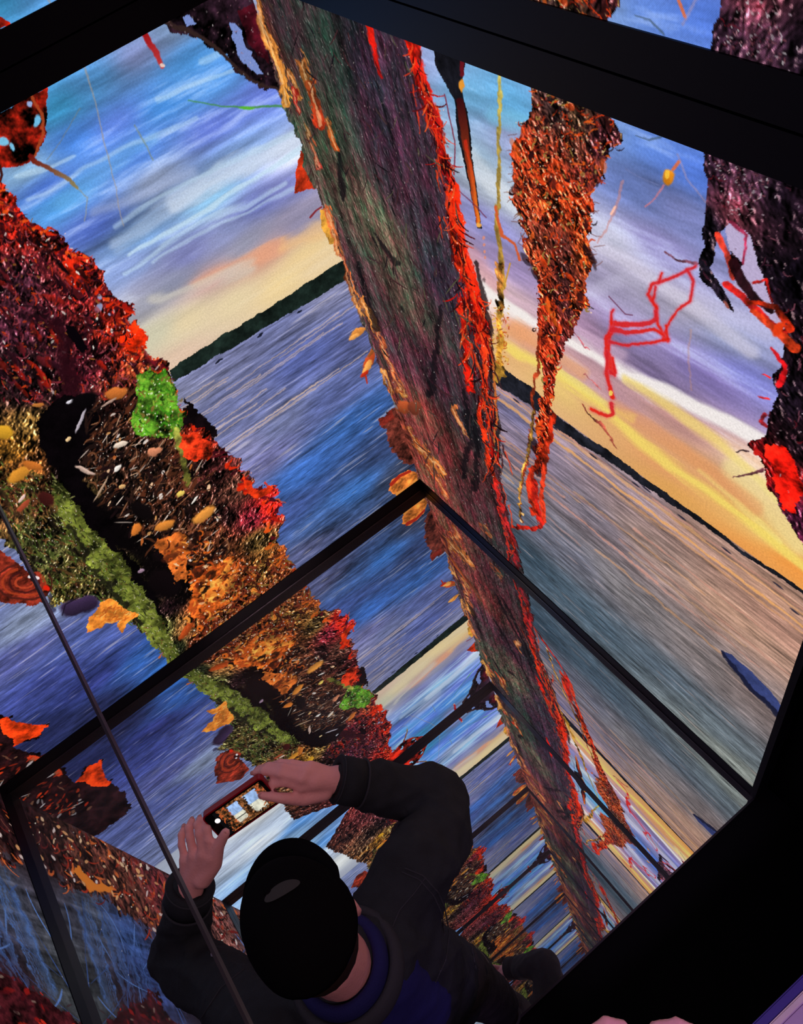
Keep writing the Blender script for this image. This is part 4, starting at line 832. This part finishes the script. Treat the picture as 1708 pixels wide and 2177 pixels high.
# right hand: wrist, palm, four fingers along the far edge, thumb on the near edge
def up_pts(seq): return [at(*q) for q in seq]
kr = up_pts([(640, 1672, 1.50), (640, 1655, 1.515), (648, 1641, 1.515), (660, 1630, 1.505)])
for k_ in kr: capsule(body, WR.lerp(k_, .12), k_, .0195, .0135)
capsule(body, WR, at(665, 1658, 1.49), .028, .024); capsule(body, at(690, 1682, 1.455), at(640, 1694, 1.475), .019, .014)
FR = [up_pts([(640, 1672, 1.50), (607, 1663, 1.520), (580, 1667, 1.520), (562, 1676, 1.505)]),
      up_pts([(640, 1655, 1.515), (596, 1645, 1.535), (563, 1640, 1.530), (541, 1643, 1.515)]),
      up_pts([(648, 1641, 1.515), (602, 1631, 1.532), (572, 1629, 1.525), (550, 1634, 1.510)]),
      up_pts([(660, 1630, 1.505), (622, 1622, 1.515), (597, 1621, 1.510), (575, 1626, 1.495)])]
for i, f_ in enumerate(FR): finger(body, f_, .0105 if i < 3 else .0092, .0078 if i < 3 else .0068)
TR = up_pts([(690, 1685, 1.455), (645, 1699, 1.475), (600, 1697, 1.510), (556, 1691, 1.53)])
chain(body, TR, [.018, .0145, .0115, .0088])
kl = up_pts([(449, 1822, 1.475), (432, 1815, 1.48), (412, 1818, 1.47), (394, 1828, 1.455)])
for k_ in kl: capsule(body, WL.lerp(k_, .12), k_, .0195, .0135)
capsule(body, WL, at(422, 1835, 1.45), .028, .022)
FL = [up_pts([(449, 1822, 1.475), (444, 1785, 1.50), (440, 1762, 1.51), (437, 1747, 1.495)]),
      up_pts([(432, 1815, 1.48), (424, 1773, 1.505), (421, 1754, 1.51), (425, 1741, 1.495)]),
      up_pts([(412, 1818, 1.47), (404, 1780, 1.49), (402, 1760, 1.495), (408, 1745, 1.48)]),
      up_pts([(394, 1828, 1.455), (386, 1795, 1.47), (386, 1775, 1.475), (391, 1760, 1.465)])]
for i, f_ in enumerate(FL): finger(body, f_, .0108 if i < 3 else .0092, .0082 if i < 3 else .0070)
TL = up_pts([(430, 1868, 1.43), (455, 1836, 1.455), (464, 1800, 1.49), (480, 1770, 1.515)])
chain(body, TL, [.021, .0175, .0130, .0098])
bo = organic('body', body, .0042, 3, 'skin', P1)
upn = Vector((0, .4, .9))
for f_ in FR + FL: nail(P1, f_[-2], f_[-1], upn)
nail(P1, TR[-2], TR[-1], upn); nail(P1, TL[-2], TL[-1], upn)
for s in (-1, 1):
    bm = bmesh.new(); ellipsoid(bm, P(s * .03, .076, .008), (.0125,) * 3); from_bm('eye', bm, 'eye_white', P1, True)
# hair below the cap at the back
bm = bmesh.new(); ellipsoid(bm, HC + HM @ Vector((0, -.022, .012)), (.080, .092, .078), HM)
bmesh.ops.bisect_plane(bm, geom=bm.verts[:] + bm.edges[:] + bm.faces[:], plane_co=HC + HM @ Vector((0, -.02, 0)), plane_no=HM @ Vector((0, 1, .2)), clear_outer=True)
from_bm('hair', bm, 'hair', P1, True)
# jacket
jk = bmesh.new()
flat = ((0, 1, 0), .66)
chain(jk, [(1.235, 1.955, 1.40), (1.235, 1.965, 1.22), (1.235, 1.955, .98), (1.235, 1.95, .86)], [.165, .185, .178, .185], flat=flat)
for s_, e_, w_, k in ((SR, ER, WR, 1), (SL, EL, WL, 1)):
    mid = s_.lerp(e_, .5) + Vector((-.012 * k, .012, -.02)); cuff = e_.lerp(w_, .90)
    capsule(jk, (1.235, 1.915, 1.36), s_ + Vector((0, -.02, -.04)), .075, .070)
    chain(jk, [(1.235, 1.965, 1.39), s_ + Vector((0, 0, -.005)), mid, e_, e_.lerp(w_, .5) + Vector((0, 0, -.012)), cuff], [.10, .083, .078, .074, .064, .047])
jo = organic('denim_jacket', jk, .0075, 4, 'denim', P1, .013, 17, 4)
# cuffs, seams
def ring(name, c, ax, r, ln, material, parent, th=.004):
    bm = bmesh.new(); M = rot_to(ax, (0.1, .2, 1)); seg = 40; vs = []
    prof = [(r - th, -ln), (r, -ln), (r + .0015, 0), (r, ln), (r - th, ln)]
    for i in range(seg):
        a = 2 * math.pi * i / seg; vs.append([bm.verts.new(Vector(c) + M @ Vector((q[0] * math.cos(a), q[1], q[0] * math.sin(a)))) for q in prof])
    for i in range(seg):
        for j in range(len(prof)):
            k = (j + 1) % len(prof); bm.faces.new((vs[i][j], vs[(i + 1) % seg][j], vs[(i + 1) % seg][k], vs[i][k]))
    bmesh.ops.recalc_face_normals(bm, faces=bm.faces); return from_bm(name, bm, material, parent, True)
for e_, w_ in ((ER, WR), (EL, WL)):
    ax = (w_ - e_).normalized(); c0 = e_.lerp(w_, .9)
    ring('cuff', c0, ax, .050, .028, 'denim', jo, .016)
    ring('cuff_seam', c0 - ax * .030, ax, .0525, .0022, 'denim_seam', jo, .006); ring('cuff_seam', c0 + ax * .024, ax, .0515, .0012, 'denim_seam', jo, .004)
bm = bmesh.new(); ellipsoid(bm, at(455, 2028, 1.33), (.008, .008, .006)); bt = from_bm('button', bm, 'button_metal', jo, True)
# shoulder and yoke seams as raised piping
def piping(name, pts, r, material, parent):
    bm = bmesh.new(); chain(bm, [Vector(p) for p in pts], [r] * len(pts), sub=1); return from_bm(name, bm, material, parent, True)
# collar of the sweater worn underneath, round the neck
def torus(name, c, M, R1, R2, r, material, parent, a0=0, a1=2 * math.pi, ry=1.0, seg=48):
    bm = bmesh.new(); vs = []; full = abs(a1 - a0 - 2 * math.pi) < 1e-6
    for i in range(seg + (0 if full else 1)):
        a = a0 + (a1 - a0) * i / seg; cc = Vector((R1 * math.cos(a), R2 * math.sin(a), 0)); d = Vector((math.cos(a), math.sin(a), 0)); row = []
        for j in range(10):
            b = 2 * math.pi * j / 10; row.append(bm.verts.new(Vector(c) + M @ (cc + d * r * math.cos(b) + Vector((0, 0, r * ry * math.sin(b))))))
        vs.append(row)
    n = len(vs)
    for i in range(n if full else n - 1):
        for j in range(10): bm.faces.new((vs[i][j], vs[(i + 1) % n][j], vs[(i + 1) % n][(j + 1) % 10], vs[i][(j + 1) % 10]))
    bmesh.ops.recalc_face_normals(bm, faces=bm.faces); return from_bm(name, bm, material, parent, True)
CM = rot_to((0, -1, -.25), (0, 0, 1))
torus('sweater_collar', (1.235, 1.950, 1.528), CM, .074, .080, .013, 'navy_cloth', P1, ry=1.7)
torus('jacket_collar', (1.235, 1.955, 1.505), CM, .096, .100, .012, 'denim_seam', P1, ry=1.9, a0=-math.pi * 1.30, a1=math.pi * .30)
# sweater behind the yoke, its navy standing for the blue light there
sw = bmesh.new(); chain(sw, [(1.16, 1.985, 1.462), (1.235, 2.0, 1.472), (1.31, 1.985, 1.458)], [.05, .062, .05], flat=((0, 0, 1), .8))
chain(sw, [(1.235, 2.01, 1.43), (1.235, 2.03, 1.25)], [.11, .12], flat=((0, 1, 0), .55))
organic('sweater', sw, .007, 5, 'navy_cloth', P1, .005, 22, 9)
# stitched seams lying on the jacket: shoulder, yoke and side
from mathutils.bvhtree import BVHTree
bvh = BVHTree.FromPolygons([v.co.copy() for v in jo.data.vertices], [tuple(p.vertices) for p in jo.data.polygons])
def on_jacket(path, n=26):
    out = []; L_ = [Vector(p) for p in path]
    for i in range(n):
        t = i / (n - 1) * (len(L_) - 1); k = min(int(t), len(L_) - 2); q = L_[k].lerp(L_[k + 1], t - k)
        d = (at(q.x, q.y, 1.0) - Vector(CAM)).normalized(); h = bvh.ray_cast(Vector(CAM), d)
        if h[0] is not None: out.append(h[0] + h[1] * .0006)
    return out
for path in ([(862,1846),(900,1862),(932,1898),(950,1940),(955,1985)], [(855,1854),(892,1870),(922,1904),(940,1944),(945,1988)], [(955,1985),(948,2040),(925,2090),(880,2140)],
             [(905,1866),(880,1900),(850,1935),(835,1970)], [(972,1955),(1000,2000),(1012,2060)], [(520,2060),(470,2100),(420,2177)]):
    pts = on_jacket(path)
    if len(pts) > 4: piping('seam', pts, .0016, 'denim_seam', jo)
# trousers and shoes
tr = bmesh.new()
chain(tr, [(1.235, 1.95, 1.0), (1.235, 1.95, .90)], [.165, .17], flat=flat)
for sx in (-1, 1): chain(tr, [(1.235 + sx * .08, 1.95, .90), (1.235 + sx * .10, 1.93, .50), (1.235 + sx * .11, 1.95, .10)], [.105, .082, .068])
organic('trousers', tr, .008, 4, 'trousers', P1, .008, 22, 2)
for sx in (-1, 1):
    x = 1.235 + sx * .11; sh = bmesh.new()
    chain(sh, [(x, 1.975, .055), (x + sx * .005, 1.90, .06), (x + sx * .015, 1.80, .038)], [.042, .044, .036]); capsule(sh, (x, 1.96, .06), (x, 1.965, .11), .04, .042)
    so = organic('shoe', sh, .006, 3, 'shoe_leather', P1)
    for v in so.data.vertices: v.co.z = max(v.co.z, .012)
    bm = bmesh.new(); capsule(bm, (x, 1.975, .01), (x + sx * .015, 1.80, .01), .044, .04, flat=((0, 0, 1), .24))
    so2 = from_bm('sole', bm, 'rubber', so, True)
# cap: crown of panels, brim curving down, button, band, stitched patch
def cap_shape(HCc, M3, parent):
    root = None; bm = bmesh.new(); nu, nv = 48, 18; rows = []
    for j in range(nv + 1):
        t = j / nv; el = t * math.pi / 2; row = []
        for i in range(nu):
            a = 2 * math.pi * i / nu
            seam = 1 - .012 * max(0, 1 - abs(((a / (math.pi / 3)) % 1) - .5) * -14 - 7) if False else 1 - .010 * math.exp(-((((a / (math.pi / 3)) + .5) % 1 - .5) / .05) ** 2) * (1 - t * .3)
            rr = math.cos(el) ** .80; x = .096 * rr * math.cos(a) * seam; y = .118 * rr * math.sin(a) * seam - .012
            z = .008 + .125 * math.sin(el) ** 1.05
            row.append(bm.verts.new(Vector(HCc) + M3 @ Vector((x, y, z))))
        rows.append(row)
    for j in range(nv):
        for i in range(nu):
            try: bm.faces.new((rows[j][i], rows[j][(i + 1) % nu], rows[j + 1][(i + 1) % nu], rows[j + 1][i]))
            except Exception: pass
    bmesh.ops.remove_doubles(bm, verts=bm.verts, dist=.0005); bmesh.ops.recalc_face_normals(bm, faces=bm.faces)
    cap = from_bm('cap', bm, 'cap_cloth', parent, True)
    s = cap.modifiers.new('solid', 'SOLIDIFY'); s.thickness = .003
    bm = bmesh.new(); g = []
    for i in range(25):
        a = math.pi * (.04 + .92 * i / 24); row = []
        for j in range(9):
            t = j / 8; ex = .088 * math.cos(a); ey = .100 * math.sin(a) - .012
            ox = .100 * math.cos(a) * (1 - .06 * t); oy = ey + t * .088 * math.sin(a) ** .30
            x = ex + (ox - ex) * t; y = ey + (oy - ey)
            z = .022 + .004 * t - 1.4 * x * x * t
            row.append(bm.verts.new(Vector(HCc) + M3 @ Vector((x, y, z))))
        g.append(row)
    for i in range(24):
        for j in range(8): bm.faces.new((g[i][j], g[i + 1][j], g[i + 1][j + 1], g[i][j + 1]))
    br = from_bm('brim', bm, 'cap_cloth', cap, True); s = br.modifiers.new('solid', 'SOLIDIFY'); s.thickness = .004
    bm = bmesh.new(); ellipsoid(bm, Vector(HCc) + M3 @ Vector((0, -.012, .134)), (.008, .008, .004), M3, 2); from_bm('cap_button', bm, 'cap_cloth', cap, True)
    # closing strap at the back
    torus('strap', Vector(HCc) + M3 @ Vector((0, -.012, .010)), M3, .093, .112, .003, 'navy_cloth', cap, -math.pi * .8, -math.pi * .2, ry=2.6)
    return cap
cap = cap_shape(HC + HM @ Vector((0, 0, .018)), HM, P1)
# faint grey oval badge on the front of the crown
bm = bmesh.new()
def crown(x, y):
    r = min(1.0, math.hypot(x / .096, (y + .012) / .118)); el = math.acos(min(1, r ** 1.25))
    return HC + HM @ Vector((x, y, .018 + .008 + .125 * math.sin(el) ** 1.05 + .0022))
rows = []
for i in range(28):
    t = 2 * math.pi * i / 28
    rows.append([bm.verts.new(crown(.020 + q * (.030 * math.cos(t)), -.026 + q * (.012 * math.sin(t)))) for q in (1, .66, .33)])
ctr = bm.verts.new(crown(.020, -.026))
for i in range(28):
    n = (i + 1) % 28
    for j in range(2): bm.faces.new((rows[i][j], rows[n][j], rows[n][j + 1], rows[i][j + 1]))
    bm.faces.new((rows[i][2], rows[n][2], ctr))
bmesh.ops.recalc_face_normals(bm, faces=bm.faces)
bd = from_bm('badge', bm, 'cap_badge', cap, True); bd['label'] = 'faint grey oval patch'

# ---- the phone
PHN = empty('phone', pc); tag(PHN, 'phone with dark red case held sideways, its bright screen showing the room', 'phone')
def slab(name, hx, hy, z0, z1, rad, material, parent, inset=0):
    bm = bmesh.new(); N_ = 8; lo = []; hi = []
    for cx, cy, a0 in ((hx - rad, hy - rad, 0), (-hx + rad, hy - rad, 90), (-hx + rad, -hy + rad, 180), (hx - rad, -hy + rad, 270)):
        for i in range(N_ + 1):
            a = math.radians(a0 + 90 * i / N_); x, y = cx + rad * math.cos(a), cy + rad * math.sin(a)
            lo.append(bm.verts.new(PH(x, y, z0))); hi.append(bm.verts.new(PH(x, y, z1)))
    bm.faces.new(hi); bm.faces.new(lo[::-1]); n = len(lo)
    for i in range(n): bm.faces.new((lo[i], lo[(i + 1) % n], hi[(i + 1) % n], hi[i]))
    bmesh.ops.recalc_face_normals(bm, faces=bm.faces); return from_bm(name, bm, material, parent)
slab('case', PLn, .0385, -.0165, .0015, .010, 'phone_case', PHN)
slab('glass_front', PLn - .0025, .0350, .0012, .0022, .008, 'phone_black', PHN)
# picture on its screen
sw_, sh_ = PLn - .016, .0318; n1_, n2_ = 120, 56
us = np.linspace(-sw_, sw_, n1_); vs_ = np.linspace(-sh_, sh_, n2_); bm = bmesh.new(); vv = [[bm.verts.new(PH(u + .006, v, .0027)) for v in vs_] for u in us]
for i in range(n1_ - 1):
    for j in range(n2_ - 1): bm.faces.new((vv[i][j], vv[i + 1][j], vv[i + 1][j + 1], vv[i][j + 1]))
bmesh.ops.recalc_face_normals(bm, faces=bm.faces)
def phone_mat():
    m = bpy.data.materials.new('phone_picture'); m.use_nodes = True; nt = m.node_tree; nt.nodes.clear()
    o_ = nt.nodes.new('ShaderNodeOutputMaterial'); e = nt.nodes.new('ShaderNodeEmission'); a = nt.nodes.new('ShaderNodeAttribute'); a.attribute_name = 'picture'
    nt.links.new(a.outputs['Color'], e.inputs[0]); nt.links.new(e.outputs[0], o_.inputs[0]); return m
MATS['phone_picture'] = phone_mat()
so = from_bm('screen', bm, 'phone_picture', PHN)
a_ = so.data.color_attributes.new('picture', 'FLOAT_COLOR', 'POINT')
Ug, Vg = np.meshgrid((us + sw_) / (2 * sw_), (vs_ + sh_) / (2 * sh_), indexing='ij')
nz_ = fbm(n1_, n2_, 26, 14, 5, 3, .8); nz2 = fbm(n1_, n2_, 14, 4, 8, 3, .7)
wob = Ug + nz_ * .018
colr = np.zeros((n1_, n2_, 3)); colr[:] = (12, 12, 14)
brown = np.clip(np.array([95, 60, 34])[None, None] * (1 + .55 * nz_[..., None]), 8, 235)
sky_ = np.where((Vg > .50)[..., None], np.array([150, 180, 225]) * (1 + .08 * nz2[..., None]), np.array([222, 220, 200]) * (1 + .06 * nz2[..., None]))
colr = np.where(((wob > .10))[..., None], brown, colr)
for lo_, hi_ in ((.27, .47), (.62, .86)): colr = np.where(((wob > lo_) & (wob < hi_) & (Vg > .16 + .04 * nz_) & (Vg < .90))[..., None], sky_, colr)
colr = np.where(((np.abs(Vg - .33) < .02) & (wob > .27) & (wob < .47))[..., None], (60, 62, 60), colr)
colr = np.where(((nz_ > 1.1) & (wob > .1) & (wob < .3))[..., None], (205, 90, 40), colr); colr = np.where(((nz_ > 1.2) & (wob > .86))[..., None], (215, 90, 45), colr)
cl = srgb(np.clip(colr, 0, 255)).reshape(-1, 3); a_.data.foreach_set('color', np.concatenate([cl, np.ones((len(cl), 1))], 1).astype(np.float32).ravel())
def disc(x, y, r):
    bm = bmesh.new(); c = bm.verts.new(PH(x, y, .0032)); rs = [bm.verts.new(PH(x + r * math.cos(t), y + r * math.sin(t), .0032)) for t in np.linspace(0, 2 * math.pi, 24, endpoint=False)]
    for i in range(24): bm.faces.new((c, rs[i], rs[(i + 1) % 24]))
    return bm
m_ = bpy.data.materials.new('shutter_white'); m_.use_nodes = True; b_ = m_.node_tree.nodes['Principled BSDF']; b_.inputs['Emission Color'].default_value = (1, 1, 1, 1); b_.inputs['Emission Strength'].default_value = .9; MATS['shutter_white'] = m_
from_bm('shutter_button', disc(-PLn + .022, .012, .0058), 'shutter_white', so)
for k in range(3):
    bm = bmesh.new(); M = rot_to(pa, pn); bmesh.ops.create_cone(bm, cap_ends=True, segments=20, radius1=.0065, radius2=.0065, depth=.003, matrix=Matrix.Translation(PH(PLn - .02 - (k % 2) * .018, .020 - (k // 2) * .018, -.0170)) @ M.to_4x4())
    from_bm('lens', bm, 'phone_black', PHN)

# ---- the photographer below, only fingertips reach the frame
P2 = empty('person', (0.97, 2.95, 0.0)); tag(P2, 'person in the dark of whom only two pink fingers show at the bottom edge', 'person')
ph = Vector((0.965, 2.415, 1.70))
b2 = bmesh.new(); H2 = Vector((0.97, 2.93, 1.60)); M2 = rot_to((0, -1, .55), (0, .2, 1)); head_parts(b2, H2, M2)
capsule(b2, (0.97, 2.97, 1.42), H2 + M2 @ Vector((0, -.02, -.05)), .062, .055)
chain(b2, [(0.97, 2.97, 1.38), (0.97, 2.98, 1.2), (0.97, 2.97, .98)], [.13, .125, .13], flat=((0, 1, 0), .7))
hands = []
for sx in (-1, 1):
    s_ = Vector((0.97 + sx * .18, 2.96, 1.40)); e_ = Vector((0.97 + sx * .27, 2.74, 1.33)); w_ = Vector((0.97 + sx * .115, 2.53, 1.61))
    chain(b2, [(0.97, 2.97, 1.37), s_, e_, w_], [.08, .052, .04, .028]); hands.append((s_, e_, w_))
    base = [(sx * (.092 - .004 * i), 2.478 - .022 * i + .01, 1.675 + .004 * i) for i in range(4)]
    for i, (bx, by, bz) in enumerate(base):
        kp = Vector((0.97 + bx, by, bz)); capsule(b2, w_.lerp(kp, .15), kp, .018, .012)
        if sx > 0 and i == 3 or sx < 0 and i == 3: continue
        finger(b2, [kp, kp + Vector((-sx * .012, -.022, .018)), kp + Vector((-sx * .034, -.03, .012))])
    capsule(b2, w_, w_ + Vector((-sx * .015, -.05, .02)), .026, .020)
    chain(b2, [w_ + Vector((-sx * .02, -.02, .012)), w_ + Vector((-sx * .045, -.045, .045)), w_ + Vector((-sx * .06, -.085, .075))], [.018, .013, .010])
    for s2 in (-1, 1): pass
for sx in (-1, 1):
    chain(b2, [(0.97 + sx * .09, 2.97, .93), (0.97 + sx * .10, 2.95, .50), (0.97 + sx * .11, 2.97, .09)], [.085, .055, .036])
    chain(b2, [(0.97 + sx * .11, 2.97, .05), (0.97 + sx * .12, 2.82, .035)], [.035, .028])
# the two index fingers lie along the upper edge of the phone
for pts, r in ((up_pts([(1500, 2235, 1.68), (1478, 2195, 1.705), (1440, 2178, 1.705), (1393, 2184, 1.70)]), .0105), (up_pts([(1235, 2235, 1.68), (1258, 2198, 1.705), (1290, 2177, 1.705), (1325, 2183, 1.70)]), .0115)):
    finger(b2, pts, r, r * .85)
for sx, q in ((-1, (1500, 2235, 1.68)), (1, (1235, 2235, 1.68))):
    capsule(b2, hands[0 if sx < 0 else 1][2], at(*q), .022, .012)
organic('body', b2, .005, 3, 'skin', P2)
j2 = bmesh.new(); chain(j2, [(0.97, 2.975, 1.38), (0.97, 2.985, 1.2), (0.97, 2.975, .90)], [.16, .17, .18], flat=flat)
for s_, e_, w_ in hands: chain(j2, [(0.97, 2.98, 1.36), s_, e_, e_.lerp(w_, .86)], [.095, .075, .062, .044])
organic('pullover', j2, .009, 4, 'grey_cloth', P2, .006, 22, 5)
t2 = bmesh.new(); chain(t2, [(0.97, 2.97, 1.0), (0.97, 2.97, .90)], [.16, .165], flat=flat)
for sx in (-1, 1): chain(t2, [(0.97 + sx * .08, 2.97, .90), (0.97 + sx * .10, 2.95, .50), (0.97 + sx * .11, 2.97, .10)], [.10, .08, .066])
organic('trousers', t2, .010, 4, 'trousers', P2, .006, 20, 6)
for sx in (-1, 1):
    x = 0.97 + sx * .11; sh = bmesh.new(); chain(sh, [(x, 2.995, .05), (x, 2.92, .055), (x + sx * .015, 2.82, .038)], [.044, .046, .038]); organic('shoe', sh, .008, 3, 'shoe_leather', P2)
bm = bmesh.new(); ellipsoid(bm, H2 + M2 @ Vector((0, -.028, .045)), (.084, .092, .088), M2); from_bm('hair', bm, 'hair', P2, True)
bm = bmesh.new(); box(bm, (ph.x - .075, ph.y - .002, 1.690), (ph.x + .075, ph.y + .072, 1.698), .003)
tag(from_bm('phone', bm, 'phone_black', None), 'black phone held flat in the dark, just below the bottom edge', 'phone')

# ---- made-up lilac shelf for an unidentified lit shape, lower right corner
ZL_ = 0.92
l0, l1 = at(1600, 2177, ZL_), at(1712, 2068, ZL_); ld = (l1 - l0).normalized(); ln_ = Vector((-ld.y, ld.x, 0))
if ln_.y < 0: ln_ = -ln_
LG = empty('lilac_stand_in', (l0 + ld * -.1 + ln_ * .1) * 1.0); LG.location.z = 0
tag(LG, 'made-up lilac shelf with painted cream highlight and deep blue edge, in the lower right corner', 'lilac_stand_in')
def strip(name, o0, o1, z0, z1, material, a=-.45, b=.62, bev=.003):
    bm = bmesh.new(); vs = []
    for z in (z0, z1):
        for u, v in ((a, o0), (b, o0), (b, o1), (a, o1)): p = l0 + ld * u + ln_ * v; vs.append(bm.verts.new((p.x, p.y, z)))
    for f in ((0, 3, 2, 1), (4, 5, 6, 7), (0, 1, 5, 4), (1, 2, 6, 5), (2, 3, 7, 6), (3, 0, 4, 7)): bm.faces.new([vs[i] for i in f])
    bmesh.ops.bevel(bm, geom=bm.edges[:], offset=bev, segments=2, affect='EDGES'); return from_bm(name, bm, material, LG)

strip('edge_band', 0.0, .020, ZL_ - .05, ZL_, 'blue_edge'); strip('highlight_strip', .020, .034, ZL_ - .045, ZL_ + .004, 'cream_highlight')  # cream strip is a highlight line put into the colour
strip('top', .034, .30, ZL_ - .04, ZL_, 'lilac_paint'); strip('front_panel', .040, .28, 0.0, ZL_ - .045, 'black_paint')
